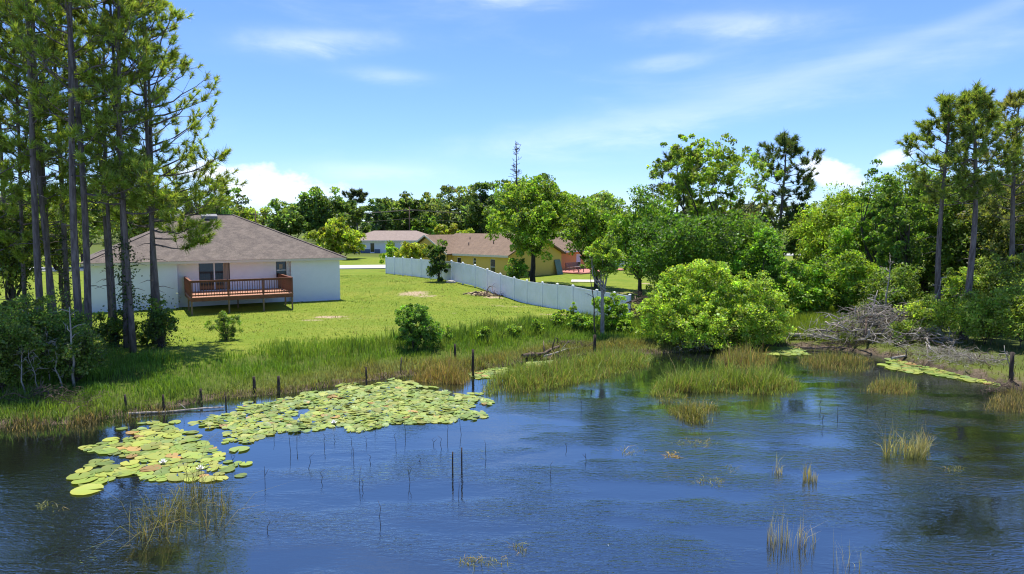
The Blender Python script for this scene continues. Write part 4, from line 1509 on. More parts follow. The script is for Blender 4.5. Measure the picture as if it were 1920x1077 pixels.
# right bank
shrub('sunlit shrub mass above the grassy slope', 1520, 46.5, 492, 130, 590, (.095, .165, .022), 411, lobes=11, lai=2.2)
shrub('bright shrub left of the pale dead branches', 1598, 45.5, 478, 110, 600, (.100, .160, .022), 412, lobes=10, lai=2.2)
shrub('shrub tucked behind the right shoulder of the big bush', 1470, 47, 488, 70, 580, (.070, .13, .018), 413, lobes=8)
shrub('dark leafy thicket behind the grey brush pile', 1668, 42, 492, 120, 640, (.066, .105, .02), 414, lobes=10, lai=1.7)
shrub('leafy thicket at the foot of the left twin pine', 1745, 36.6, 552, 115, 660, (.115, .165, .028), 415, lobes=10, lai=1.5, leaf=.11)
shrub('bright leafy shrub between the twin pine trunks', 1792, 38.5, 498, 80, 600, (.115, .170, .028), 416, lobes=8, lai=1.6, leaf=.12)
shrub('thicket right of the twin pines above the bank', 1850, 34.6, 548, 110, 675, (.120, .172, .030), 417, lobes=10, lai=1.5, leaf=.11)
shrub('dark thicket at the right photo edge above the bank', 1918, 33.2, 520, 110, 690, (.110, .155, .028), 418, lobes=10, lai=1.5, leaf=.11)
shrub('olive thicket behind the right bank shrubs', 1880, 38, 470, 130, 620, (.085, .118, .026), 419, lobes=10, lai=1.6)
shrub('low green growth beside the grey brush pile', 1690, 36.2, 600, 60, 660, (.075, .115, .022), 420, lobes=6, lai=1.3, leaf=.1)
# behind and round the pines
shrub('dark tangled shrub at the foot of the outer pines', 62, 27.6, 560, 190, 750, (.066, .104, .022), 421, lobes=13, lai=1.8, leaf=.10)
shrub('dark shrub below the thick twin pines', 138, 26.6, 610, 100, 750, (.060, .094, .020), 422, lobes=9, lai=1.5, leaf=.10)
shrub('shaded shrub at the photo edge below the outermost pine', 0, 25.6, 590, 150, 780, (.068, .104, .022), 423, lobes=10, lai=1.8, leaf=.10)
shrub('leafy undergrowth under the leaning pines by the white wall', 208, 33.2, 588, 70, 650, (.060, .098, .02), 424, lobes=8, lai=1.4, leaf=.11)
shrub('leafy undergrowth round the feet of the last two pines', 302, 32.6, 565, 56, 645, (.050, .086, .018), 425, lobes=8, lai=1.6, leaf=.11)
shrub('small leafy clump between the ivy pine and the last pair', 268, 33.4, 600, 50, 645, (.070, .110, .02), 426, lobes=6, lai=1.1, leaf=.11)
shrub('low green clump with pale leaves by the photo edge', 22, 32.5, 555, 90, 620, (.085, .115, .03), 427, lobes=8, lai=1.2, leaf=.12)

tree('leafy young tree between the outer pines at the photo edge', 20, 35.5, 380, 150, 560, (.070, .098, .022), 428, lobes=11, lai=1.6, leaf=.13)
tree('dark leafy young tree behind the dark pine pair', 110, 37.5, 395, 110, 500, (.055, .078, .020), 429, lobes=9, lai=1.1, leaf=.13)

_rw = np.random.default_rng(44)
for k_, (px_, py_) in enumerate([(842, 642), (905, 644), (960, 634), (1010, 628), (1048, 618), (1070, 612)]):
    X_, Y_ = on_ground(px_, py_)
    shrub('leafy green weed clump in the tall grass along the lawn edge', px_, Y_, py_ - _rw.uniform(26, 44), _rw.uniform(24, 36), py_ + 4, (.105, .165, .024), 450 + k_, name='weed_clump', lobes=5, lai=1.5, leaf=.14, cl=.14, aspect=.35, trunk_r=.02, group='weed clumps along the lawn edge', per=40)

# ---------------------------------------------------------------- grass
def scatter(rng, n, x0, x1, y0, y1):
    return np.stack([rng.uniform(x0, x1, n), rng.uniform(y0, y1, n)], 1)


def grass_object(name, label, XY, h, w, lean, cb, ct, rng, z=None):
    Z = terrain(XY[:, 0], XY[:, 1]) if z is None else np.full(len(XY), z)
    P = np.column_stack([XY, Z - .02])
    cb, ct = np.asarray(cb) * 1.45, np.asarray(ct) * 1.45
    V, F, c = blades(rng, P, h, w, lean, cb, ct)
    o = link(name, npmesh(name, V, F, c), 'grass')
    tag(o, label, 'grass', kind='stuff')
    return o


def bank_grass():
    rng = np.random.default_rng(500)
    XY = scatter(rng, 330000, -24, 13, 23, 50)
    s = inland(XY[:, 0], XY[:, 1])
    edge = 7.4 + 1.3 * (vnoise(XY[:, 0], XY[:, 1], .55, 4) - .5) * 2 + np.clip((XY[:, 0] + 2) * .12, 0, 1.2)
    dens = sstep(s, -.35, .25) * (1 - sstep(s, edge - .8, edge + .6))
    dens *= .55 + .45 * sstep(vnoise(XY[:, 0], XY[:, 1], .8, 2), .25, .6)
    keep = rng.random(len(XY)) < dens
    XY, s, edge = XY[keep], s[keep], edge[keep]
    nz = vnoise(XY[:, 0], XY[:, 1], .45, 9)
    n2 = vnoise(XY[:, 0], XY[:, 1], 1.3, 5)
    tall = sstep(s, 2.5, edge - 1.5)
    right = sstep(XY[:, 0], -9, -3)
    h = (.16 + .24 * n2 + (.08 + .34 * right) * tall * nz * 1.2) * rng.uniform(.55, 1.35, len(XY))
    dry = np.clip((1 - sstep(s, .5, 2.6)) * 1.0 + sstep(n2, .62, .85) * .25, 0, 1)[:, None]
    dry = dry * (1 - .85 * (1 - sstep(XY[:, 0], -12, -8)))[:, None]
    g1 = np.array([.098, .182, .020]); g2 = np.array([.138, .212, .026]); dk = np.array([.060, .110, .018])
    mixv = nz[:, None]
    green = g1 * (1 - mixv) + g2 * mixv
    green = green * (1 - .55 * (tall * right * n2)[:, None]) + dk * .55 * (tall * right * n2)[:, None]
    straw = np.array([.23, .165, .075])
    ct = green * (1 - dry * .6) + straw * dry * .6
    cb = green * .75 * (1 - dry) + np.array([.13, .085, .045]) * dry
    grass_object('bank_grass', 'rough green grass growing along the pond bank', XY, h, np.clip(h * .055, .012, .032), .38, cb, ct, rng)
    # tall upright weeds along the lawn edge
    XY = scatter(rng, 26000, -12, 9, 30, 47)
    s = inland(XY[:, 0], XY[:, 1])
    band = np.exp(-((s - 6.2 - .1 * XY[:, 0]) / 1.3) ** 2) * sstep(vnoise(XY[:, 0], XY[:, 1], .9, 21), .35, .62)
    XY = XY[rng.random(len(XY)) < band * .8]
    h = rng.uniform(.45, 1.05, len(XY))
    grass_object('tall_weeds', 'tall upright green weeds standing at the edge of the lawn', XY, h, .03, .13, (.05, .085, .018), (.085, .145, .022), rng)


bank_grass()


def shore_fringe():
    """grass hanging over the waterline"""
    rng = np.random.default_rng(505)
    XY = scatter(rng, 160000, -22, 16, 22, 42)
    s = inland(XY[:, 0], XY[:, 1])
    k = np.exp(-((s - .12) / .42) ** 2) * (.35 + .65 * sstep(vnoise(XY[:, 0], XY[:, 1], .9, 44), .3, .65))
    XY = XY[rng.random(len(XY)) < k]
    n = vnoise(XY[:, 0], XY[:, 1], .6, 12)[:, None]
    ct = np.array([.085, .145, .02]) * (1 - n) + np.array([.17, .15, .05]) * n
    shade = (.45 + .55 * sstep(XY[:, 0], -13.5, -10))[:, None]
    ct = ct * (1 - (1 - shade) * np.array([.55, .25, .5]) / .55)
    h = .30 * np.exp(rng.normal(0, .4, len(XY)))
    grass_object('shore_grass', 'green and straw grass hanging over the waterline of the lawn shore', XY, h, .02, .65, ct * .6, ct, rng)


shore_fringe()


def lawn_grass():
    rng = np.random.default_rng(510)
    XY = scatter(rng, 85000, -34, 8, 31, 74)
    s = inland(XY[:, 0], XY[:, 1])
    # not inside the house or under the deck
    lx = (XY[:, 0] + 28.3) * .866 + (XY[:, 1] - 45.6) * .5; ly = -(XY[:, 0] + 28.3) * .5 + (XY[:, 1] - 45.6) * .866
    inside = (lx > -.1) & (lx < 17) & (ly > -.05) & (ly < 13.8)
    under = (lx > 5.7) & (lx < 12.4) & (ly > -4.2) & (ly <= 0)
    fx = np.interp(XY[:, 1], [p[1] for p in fence_pts][::-1], [p[0] for p in fence_pts][::-1])
    keep = (s > 5.5) & ~inside & ~under & (XY[:, 0] < fx + 3)
    XY = XY[keep]
    nz = vnoise(XY[:, 0], XY[:, 1], .5, 31)[:, None]
    ct = np.array([.120, .170, .018]) * (1 - nz) + np.array([.170, .195, .028]) * nz
    h = rng.uniform(.03, .085, len(XY))
    pa = vnoise(XY[:, 0], XY[:, 1], 1.1, 33)
    wd = (pa > .74) & (rng.random(len(XY)) < .6)
    h[wd] *= 1.9; ct[wd] = np.array([.075, .135, .018])
    st = (rng.random(len(XY)) < .10) | ((vnoise(XY[:, 0], XY[:, 1], .33, 35) > .70) & (rng.random(len(XY)) < .35))
    ct[st] = np.array([.25, .20, .075])
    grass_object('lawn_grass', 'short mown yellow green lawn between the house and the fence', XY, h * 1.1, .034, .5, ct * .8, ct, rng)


lawn_grass()


def right_bank_grass():
    rng = np.random.default_rng(520)
    XY = scatter(rng, 90000, 9, 30, 26, 50)
    s = inland(XY[:, 0], XY[:, 1])
    px = 960 + XY[:, 0] / XY[:, 1] * 1280
    lush = ((px > 1470) & (px < 1610) & (s > .8)).astype(float)
    keep = (s > -.1) & (rng.random(len(XY)) < np.maximum(lush, .10 * (s < 12)))
    XY, s, lush = XY[keep], s[keep], lush[keep]
    h = (.2 + .55 * lush * vnoise(XY[:, 0], XY[:, 1], .7, 6)) * rng.uniform(.5, 1.3, len(XY)) + .05
    L = lush[:, None]
    ct = np.array([.150, .205, .026]) * L + np.array([.105, .100, .030]) * (1 - L)
    cb = ct * .7
    grass_object('slope_grass', 'tall lush grass on the slope left of the brush pile', XY, h, .028, .3, cb, ct, rng)


right_bank_grass()


def pond_clump(label, poly_px, n, h, seed, wid=.022, lean=.35, tip=(.130, .195, .03), root=(.14, .12, .04), name='water_grass', zoff=0.0, thin=0.0, straw=.14):
    """grass standing in shallow water, inside an outline on the water surface"""
    rng = np.random.default_rng(seed)
    poly = [on_level(*p) for p in poly_px]
    q = np.array(poly)
    P = scatter(rng, n * 4, q[:, 0].min(), q[:, 0].max(), q[:, 1].min(), q[:, 1].max())
    P = P[inpoly(P, poly)]
    P = P[rng.random(len(P)) < sstep(vnoise(P[:, 0], P[:, 1], 1.6, seed + 5), .12, .55)]
    if thin:
        P = P[vnoise(P[:, 0], P[:, 1], 2.2, seed) > thin]
    P = P[:n]
    ed = seg_dist(P, poly)
    P = P + rng.normal(0, .10 if n > 500 else .02, P.shape) * (ed < .4)[:, None]
    o = P.mean(0)
    hh = h * np.exp(rng.normal(-.05, .38, len(P))) * (.5 + 1.0 * vnoise(P[:, 0], P[:, 1], 1.1, seed))
    if n > 500:
        hh = hh * (.38 + .62 * sstep(ed, .0, .75))
    ct = np.array(tip) * np.ones((len(P), 1))
    sm = rng.random(len(P)) < straw
    ct[sm] = np.array([.26, .19, .085])
    V, F, c = blades(rng, np.column_stack([P - o, np.full(len(P), -.05 + zoff)]), hh + .05, np.full(len(P), wid), lean, np.array(root) * 1.3, ct * 1.4)
    e = link(name, npmesh(name, V, F, c), 'grass', None, (o[0], o[1], 0))
    tag(e, label, 'grass clump')
    return e


pond_clump('long green and straw grass bed reaching into the pond beside the lily pads', [(905, 742), (1010, 735), (1120, 712), (1215, 690), (1222, 668), (1140, 664), (1060, 684), (960, 702), (915, 716)], 10500, .52, 601, lean=.5, wid=.019)
pond_clump('wide grass island standing in the water below the big bush', [(1218, 742), (1290, 748), (1330, 736), (1480, 742), (1496, 722), (1440, 706), (1330, 706), (1240, 716)], 9500, .52, 602, lean=.5, wid=.019)
pond_clump('reddish dry grass patch between the island and the big bush', [(1340, 690), (1440, 692), (1455, 672), (1400, 664), (1345, 668)], 2600, .42, 603, tip=(.15, .165, .045), root=(.15, .10, .045), straw=.3)
pond_clump('tall straw coloured grass tuft at the tip of the lily bed', [(778, 716), (870, 722), (885, 700), (850, 682), (790, 690)], 3800, .62, 604, tip=(.165, .165, .04), root=(.19, .12, .05), straw=.4)
pond_clump('thin half drowned grass below the grass island', [(1240, 752), (1340, 762), (1352, 790), (1300, 800), (1265, 785)], 900, .34, 605, tip=(.12, .13, .03), root=(.10, .08, .03), lean=.7)
pond_clump('small brown grass islet near the right bank pads', [(1622, 735), (1712, 742), (1715, 722), (1640, 718)], 900, .34, 606, tip=(.145, .16, .045), root=(.15, .10, .045), straw=.25)
pond_clump('straggly drowned reeds below the large front lily pads', [(240, 1030), (425, 1010), (432, 925), (360, 920), (280, 960)], 420, .50, 607, wid=.013, lean=1.1, tip=(.105, .105, .030), root=(.04, .035, .015), straw=.12)
pond_clump('pale dead reed tuft standing in open water on the right', [(1655, 862), (1735, 862), (1740, 838), (1665, 838)], 330, .62, 608, wid=.015, lean=.45, tip=(.22, .20, .10), root=(.11, .12, .035), straw=.3)
pond_clump('short straw reed tuft in the blue water', [(1505, 905), (1540, 905), (1538, 885), (1510, 885)], 90, .42, 609, wid=.013, lean=.22, tip=(.24, .21, .11), root=(.15, .12, .05), straw=.3)
pond_clump('tiny sparse reed tuft left of the straw tuft', [(1450, 893), (1468, 893), (1466, 880), (1452, 880)], 26, .26, 610, wid=.012, lean=.3, tip=(.30, .26, .13), root=(.16, .12, .06))
pond_clump('thin upright reeds near the bottom of the photo', [(1436, 1040), (1485, 1044), (1482, 1010), (1440, 1010)], 70, .52, 611, wid=.010, lean=.14, tip=(.30, .27, .18), root=(.05, .04, .03))
pond_clump('slanting thin reeds right of the upright ones', [(1494, 1040), (1525, 1044), (1530, 1012), (1496, 1012)], 40, .66, 612, wid=.010, lean=.35, tip=(.30, .27, .18), root=(.05, .04, .03))
pond_clump('pale reeds cut by the bottom photo edge', [(1560, 1085), (1620, 1085), (1615, 1062), (1565, 1062)], 26, .45, 613, wid=.010, lean=.3, tip=(.36, .33, .22), root=(.10, .08, .05))
pond_clump('dry grass fringe in front of the right bank corner', [(1850, 770), (1925, 775), (1930, 730), (1870, 735)], 1300, .40, 614, tip=(.12, .115, .045), root=(.08, .06, .035), straw=.3)
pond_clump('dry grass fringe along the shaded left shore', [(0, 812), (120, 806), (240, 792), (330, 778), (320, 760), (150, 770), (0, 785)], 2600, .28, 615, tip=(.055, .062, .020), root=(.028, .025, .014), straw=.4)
pond_clump('straw fringe at the water under the brush pile', [(1500, 690), (1600, 700), (1640, 690), (1630, 672), (1540, 666), (1500, 672)], 1700, .34, 616, tip=(.13, .15, .04), root=(.12, .085, .04), straw=.25)
pond_clump('brown waterweed speck on the blue water', [(1248, 858), (1286, 860), (1284, 850), (1252, 849)], 90, .05, 617, wid=.03, lean=1.5, tip=(.24, .17, .06), root=(.2, .13, .05))

for k_, (px_, py_, w_, lab_) in enumerate([(1335, 905, 34, 'thin olive waterweed patch in the middle of the open water'), (1300, 830, 44, 'faint olive waterweed patch under the brown speck'), (905, 1052, 50, 'pale waterweed patch near the bottom photo edge'),
                                           (975, 1026, 16, 'tiny pale waterweed fleck above the bottom edge patch'), (1370, 880, 26, 'small olive waterweed patch left of the tiny reed tuft'), (100, 950, 36, 'dark olive waterweed patch in the shaded corner of the pond'), (1180, 845, 30, 'faint waterweed patch under the reflection of the small tree'), (1790, 880, 22, 'thin straw fleck floating right of the pale dead reed tuft')]):
    pond_clump(lab_, [(px_ - w_, py_), (px_ - w_ * .4, py_ - 8), (px_ + w_ * .7, py_ - 6), (px_ + w_, py_ + 3), (px_ + w_ * .2, py_ + 9), (px_ - w_ * .6, py_ + 7)], int(2.2 * w_), .07, 640 + k_, wid=.016, lean=1.6, tip=(.13, .135, .045), root=(.09, .085, .03), name='waterweed', straw=.15)


def dead_stems():
    """single dark stems standing in the open water"""
    rng = np.random.default_rng(630)
    spots = [(515, 815), (556, 842), (575, 880), (610, 838), (632, 828), (662, 840), (663, 870), (672, 915), (676, 918), (690, 835), (697, 870), (742, 838), (760, 820), (782, 865), (812, 835), (830, 842), (866, 815),
             (912, 862), (840, 822), (600, 905), (497, 905), (500, 995), (1062, 840), (1030, 890), (715, 990), (546, 850), (560, 800), (655, 790), (705, 800), (1100, 865), (1625, 770), (1660, 775), (1706, 775), (1720, 772), (1540, 770), (1030, 752), (1090, 765), (1545, 800),
             (1570, 786), (445, 872), (745, 775), (590, 770), (1640, 760), (770, 905), (860, 940)]
    for i, (px, py) in enumerate(spots):
        x, y = on_level(px, py)
        h = rng.uniform(.2, .62)
        k = rng.normal(0, .05, 2)
        pts = [(0, 0, -.15), (k[0], k[1], h * .4), (k[0] * .3 + rng.normal(0, .03), k[1], h * .75), (k[0] * 2, k[1] * 2, h)]
        me = MB().tube(pts, [.008, .007, .006, .003], 5)
        if rng.random() < .3:
            me.tube([pts[1], (pts[1][0] + rng.normal(0, .12), pts[1][1], h * .8)], [.007, .004], 4)
        o = me.build('dead_reed', 'wet_post', None, (x, y, 0))
        tag(o, 'thin dark dead stem standing in the open water', 'stem', 'dead stems in the pond')


dead_stems()

# ---------------------------------------------------------------- lily pads
def pad_mesh(seed):
    rng = np.random.default_rng(seed)
    n = 15
    a0 = .16
    V = [(0, 0, .0)]
    for k in range(n):
        a = a0 + (2 * math.pi - 2 * a0) * k / (n - 1)
        r = 1 + rng.normal(0, .03)
        V.append((r * math.cos(a), r * math.sin(a) * .93, .02 + .045 * rng.random() + .03 * math.sin(2 * a + seed)))
    for k in range(n):
        v = V[1 + k]
        V.append((v[0] * .55, v[1] * .55, .012 + .01 * rng.random()))
    F = []
    for k in range(1, n):
        F.append((0, n + k, n + k + 1)); F.append((n + k, k, k + 1)); F.append((n + k, k + 1, n + k + 1))
    return np.array(V, float), np.array(F)


PADV = [pad_mesh(i) for i in range(6)]
PADCOL = [(.175, .240, .024), (.215, .262, .028), (.130, .205, .022), (.240, .265, .034), (.30, .19, .045), (.150, .215, .038)]


def lily_beds():
    rng = np.random.default_rng(700)
    beds = [
        ('large yellow green lily pad floating in the loose front group', [(150, 842), (235, 802), (300, 790), (345, 797), (400, 812), (440, 842), (452, 868), (432, 884), (482, 892), (440, 906), (385, 914), (300, 920), (232, 920), (222, 905), (210, 880), (175, 862)], .20, .84),
        ('lily pad in the small cluster at the front corner of the lily bed', [(136, 905), (150, 886), (190, 880), (206, 900), (180, 922), (145, 920)], .24, .9),
        ('pale green lily pad in the middle of the dense lily bed', [(330, 800), (420, 772), (480, 752), (560, 740), (640, 726), (740, 710), (790, 724), (860, 738), (912, 744), (918, 785), (862, 796), (745, 800), (690, 808), (560, 810), (500, 820), (455, 838), (420, 812)], .145, .98),
        ('bright lily pad along the brushy right bank', [(1638, 682), (1700, 672), (1740, 684), (1800, 690), (1880, 712), (1872, 724), (1810, 715), (1740, 702), (1660, 694)], .20, .92),
        ('lily pad in the small cove behind the grass bed', [(885, 706), (905, 690), (990, 692), (1000, 700), (960, 706), (905, 712)], .19, .9),
        ('lily pad in the sliver under the right side of the big bush', [(1380, 656), (1440, 652), (1500, 648), (1512, 662), (1470, 668), (1420, 664)], .22, .95),
        ('lily pad floating before the fallen logs', [(985, 684), (1040, 677), (1040, 682), (990, 690)], .2, .9),
    ]
    pads = []
    for bi, (lab, pp, r, fill) in enumerate(beds):
        poly = [on_level(*p) for p in pp]
        q = np.array(poly)
        A = scatter(rng, 26000, q[:, 0].min(), q[:, 0].max(), q[:, 1].min(), q[:, 1].max())
        wob = .45 * np.stack([vnoise(A[:, 0], A[:, 1], 1.3, 51) - .5, vnoise(A[:, 0], A[:, 1], 1.3, 52) - .5], 1) * 2
        A = A[inpoly(A + wob, poly)]
        kept = np.zeros((6000, 3)); nk = 0
        sp_ = .56 if bi == 2 else .66
        edge = .55 * vnoise(A[:, 0], A[:, 1], 1.1, 3 + bi) + .45 * vnoise(A[:, 0], A[:, 1], 2.7, 13 + bi)
        d_edge = seg_dist(A, poly)
        thr = {0: .32, 1: .2, 2: .25}.get(bi, .3) + .30 * (1 - sstep(d_edge, .05, .95)) * (bi in (0, 2))
        if bi == 2:
            thr = thr + .05 * (1 - sstep(A[:, 0], -10.5, -7.0))
        for p in A[edge > thr]:
            rr = r * float(np.clip(np.exp(rng.normal(0, .26)), .55, 1.6))
            K = kept[:nk]
            if nk and (((K[:, 0] - p[0]) ** 2 + (K[:, 1] - p[1]) ** 2) < ((rr + K[:, 2]) * sp_) ** 2).any():
                continue
            kept[nk] = (p[0], p[1], rr); nk += 1
        kept = [tuple(k_) for k_ in kept[:nk]]
        for (a, b, c_) in kept:
            pads.append((c_ / b, a, b, c_, bi, lab))
    pads.sort(key=lambda t: -t[0])
    single, rest = pads[:300], pads[300:]
    cache = {}
    for i, (_, x, y, r, bi, lab) in enumerate(single):
        k = int(rng.integers(0, 6)); ci = int(rng.choice(6, p=[.28, .25, .24, .12, .03, .08]))
        if (k, ci) not in cache:
            V, F = PADV[k]
            cc = np.array(PADCOL[ci]) * (.70 + .11 * k) * np.ones((len(V), 1))
            cc[1:16] *= np.array([1.12, .98, .9])
            cache[(k, ci)] = npmesh('lily_pad', V, F, cc, False)
        o = link('lily_pad', cache[(k, ci)], 'pad', None, (x, y, .014 + (.030 if bi == 2 else .012) * rng.random()))
        o.scale = (r, r, r * rng.uniform(.5, 1.3))
        tl_ = .075 if bi == 2 else .035
        o.rotation_euler = (rng.normal(0, tl_), rng.normal(0, tl_), rng.uniform(0, 6.28))
        tag(o, lab if ci != 4 else 'browning orange ' + lab.replace('large yellow green ', '').replace('pale green ', '').replace('bright ', ''), 'lily pad', ['loose front pads', 'front corner pads', 'dense bed pads', 'right bank pads', 'cove pads', 'bush pads', 'log pads'][bi])
    Vs, Fs, Cs, k0 = [], [], [], 0
    for (_, x, y, r, bi, lab) in rest:
        V, F = PADV[int(rng.integers(0, 6))]
        ci = int(rng.choice(6, p=[.27, .24, .20, .15, .04, .10]))
        a = rng.uniform(0, 6.28); ca, sa = math.cos(a), math.sin(a)
        tilt = rng.normal(0, .09 if bi == 2 else .04, 2)
        W = np.stack([V[:, 0] * ca - V[:, 1] * sa, V[:, 0] * sa + V[:, 1] * ca, V[:, 2] * rng.uniform(.6, 1.6)], 1) * r
        W[:, 2] += W[:, 0] * tilt[0] + W[:, 1] * tilt[1] + .018 + abs(tilt).sum() * r * .5
        Vs.append(W + [x, y, 0]); Fs.append(F + k0); k0 += len(V)
        Cs.append(np.array(PADCOL[ci]) * rng.uniform(.7, 1.25) * np.ones((len(V), 1)))
    o = link('lily_pads', npmesh('lily_pads', np.concatenate(Vs), np.concatenate(Fs), np.concatenate(Cs)), 'pad')
    tag(o, 'carpet of small far lily pads filling the lily bed', 'lily pads', kind='stuff')
    print('PADS', len(pads))


lily_beds()


def lily_flower(px, py, label):
    x, y = on_level(px, py)
    r = empty('water_lily', (x, y, .03)); tag(r, label, 'flower')
    me = MB().poly([(0, 0, 0), (.035, .04, .03), (0, .13, .09), (-.035, .04, .03)], [(0, 1, 2), (0, 2, 3)]).mesh('petal')
    for ring, (n, tl) in enumerate(((8, .0), (7, .5))):
        for k in range(n):
            o = link('petal', me, 'white_petal', r, (0, 0, .01 * ring))
            o.rotation_euler = (tl, 0, 2 * math.pi * (k + ring * .5) / n)
    MB().tube([(0, 0, .02), (0, 0, .06)], [.035, .03], 8).build('core', 'yellow_core', r)


lily_flower(306, 872, 'white water lily flower amid the loose front pads')
lily_flower(376, 884, 'white water lily flower at the right of the loose front pads')
lily_flower(626, 797, 'white water lily flower at the open edge of the dense lily bed')

# ---------------------------------------------------------------- posts, sticks, logs
def post(px, py_base, py_top, wpx, label, lean=(0, 0), m='wet_post', name='wooden_post'):
    x, y = on_level(px, py_base)
    z0 = 0.0
    s = float(inland(x, y))
    if s > 0:
        x, y = on_ground(px, py_base); z0 = gz(x, y)
    h = wide(py_base - py_top, y) * 1.02
    r = wide(wpx, y) / 2 * .72
    rng = np.random.default_rng(int(px))
    mb = MB().tube([(0, 0, -.5), (lean[0] * .5 + rng.normal(0, .004), lean[1] * .5, h * .5), (lean[0], lean[1], h)], [r * 1.08, r * 1.0, r * .92], 9)
    o = mb.build(name, m, None, (x, y, z0))
    tag(o, label, 'post', 'old posts along the shore')


for a in [
    (236, 772, 742, 6, 'short dark post at the shaded shore, leftmost of the row'),
    (307, 768, 740, 6, 'short dark post at the shore between the leftmost one and the lily bed'),
    (377, 752, 731, 7, 'short post where the lily bed meets the shore'),
    (424, 760, 742, 4, 'thin stub among the first pads by the shore'),
    (477, 735, 708, 8, 'squat dark post in the grass, left of the square topped one'),
    (523, 737, 706, 8, 'square topped dark post standing at the pad edge'),
    (687, 722, 688, 5, 'thin post rising out of the lily pads'),
    (853, 674, 646, 6, 'post in the straw grass behind the tall one'),
    (887, 705, 655, 7, 'tallest dark post standing by the cove'),
    (1115, 668, 628, 8, 'dark post by the debris below the small tree'),
    (849, 888, 846, 4, 'left one of two slim poles standing in open water'),
    (866, 886, 838, 4, 'right one of two slim poles standing in open water'),
    (1895, 715, 662, 10, 'broken stump standing at the right bank corner'),
]:
    post(*a)
post(750, 700, 672, 3, 'thin leaning stick left of the straw grass tuft', (.1, 0), 'brown_wood')


def log(label, a, b, r, m='dead_wood', name='log', stubs=3, seed=0, sag=.0):
    """fallen trunk from a to b (px, py, z)"""
    rng = np.random.default_rng(seed)
    def P(p):
        x, y = on_level(p[0], p[1], p[2]); return np.array([x, y, p[2]])
    A, B = P(a), P(b)
    pts = curve_pts(A, B, sag, 6, rng, .03)
    o = pts[0].copy()
    mb = MB().tube(pts - o, np.linspace(r, r * .55, 6), 8)
    for i in range(stubs):
        s = pts[rng.integers(1, 5)] - o
        d = rng.normal(0, .3, 3); d[2] = abs(d[2]) + .05
        mb.tube([s, s + d * .5, s + d], [r * .4, r * .3, r * .12], 5)
    ob = mb.build(name, m, None, tuple(o))
    tag(ob, label, 'log')


log('weathered log lying along the bank right of the big bush', (1478, 628, .55), (1600, 634, .5), .13, seed=1)
log('thin fallen branch along the waterline under the brush pile', (1500, 652, .12), (1640, 654, .12), .06, 'brown_wood', seed=2)
log('long pale fallen branch at the water below the twin pines', (1672, 672, .2), (1782, 650, .35), .07, seed=3, stubs=6)
log('curved driftwood root lying behind the grass bed', (980, 668, .25), (1048, 650, .45), .12, 'brown_wood', seed=4, sag=-.12, stubs=4)
log('fallen limb lying in the debris left of the dark post', (1020, 668, .2), (1090, 648, .3), .05, seed=5)
log('dark drift log at the shaded shore beside the leftmost post', (20, 772, .15), (105, 772, .15), .08, 'brown_wood', seed=6)
log('grey plank like log floating at the shore near the lily bed', (240, 776, .06), (420, 764, .06), .05, 'dead_wood', seed=7, stubs=1)
log('leaning pale dead limb behind the left twin pine', (1738, 560, 1.2), (1790, 468, 3.9), .07, seed=8)


def brush_pile(name, label, px, py, Y, wx, wy, hz, n_branch, n_twig, seed, m='dead_wood', thick=.035, length=1.6):
    rng = np.random.default_rng(seed)
    x = x_at(px, Y, py); z = max(gz(x, Y), 0)
    r = empty(name, (x, Y, z)); tag(r, label, 'brush pile')
    def one(L, rad):
        c = np.array([rng.normal(0, wx * .45), rng.normal(0, wy * .45), 0])
        k = max(0, 1 - (c[0] / wx) ** 2 - (c[1] / wy) ** 2)
        c[2] = rng.uniform(.02, 1) * hz * (k + .12)
        a = rng.uniform(0, 6.28); e = rng.normal(.08, .34)
        d = np.array([math.cos(a) * math.cos(e), math.sin(a) * math.cos(e), math.sin(e)]) * L
        p = curve_pts(c - d * .5, c + d * .5, rng.normal(0, .12) * L, 6, rng, .05 * L)
        p[:, 2] = np.maximum(p[:, 2], .0)
        return p, np.linspace(rad, rad * .3, 6)
    for i in range(n_branch):
        L = length * rng.uniform(.6, 1.5)
        p, rr = one(L, thick * rng.uniform(.6, 1.5))
        mb = MB().tube(p, rr, 6)
        for q in range(4):
            k = rng.integers(2, 6); s = p[min(k, 5)]
            d = unit(rng.normal(size=3) + (p[5] - p[0]) / L * .8) * L * rng.uniform(.15, .4)
            mb.tube(curve_pts(s, s + d, .03, 4, rng, .02), np.linspace(rr[min(k, 5)] * .7, .004, 4), 4)
        mb.build('branch', 'brown_wood' if (i % 4 == 3) else m, r)
    tw = MB()
    for i in range(n_twig):
        p, rr = one(length * rng.uniform(.25, .7), thick * .28)
        tw.tube(p[::2] if len(p) > 4 else p, rr[::2], 3, cap=False)
    t = tw.build('twigs', m, r); t['kind'] = 'stuff'
    return r


brush_pile('brush_pile', 'large tangled pile of pale grey dead branches on the right bank', 1640, 640, 38.0, 3.5, 1.5, 1.7, 66, 700, 801, thick=.042, length=2.0)
brush_pile('brush_pile', 'spread of pale twigs right of the large brush pile', 1740, 655, 35.2, 2.4, 1.1, .9, 22, 240, 802, thick=.03, length=1.3)
brush_pile('brush_pile', 'dark brown stack of sticks behind the fence end', 1199, 590, 45.0, .75, .8, 2.0, 34, 160, 803, m='brown_wood', thick=.04, length=1.1)
brush_pile('brush_pile', 'grey roots and dead sticks under the front of the big bush', 1310, 662, 37.2, 1.8, .5, .45, 16, 110, 804, thick=.028, length=1.3)
brush_pile('brush_pile', 'brown twig litter along the right bank by the pads', 1830, 690, 31.8, 2.6, 1.1, .30, 26, 700, 805, m='dead_wood', thick=.022, length=.9)
brush_pile('brush_pile', 'dark twigs standing in the water at the right bank corner', 1875, 745, 27.4, .7, .5, .75, 16, 120, 806, m='brown_wood', thick=.016, length=.9)
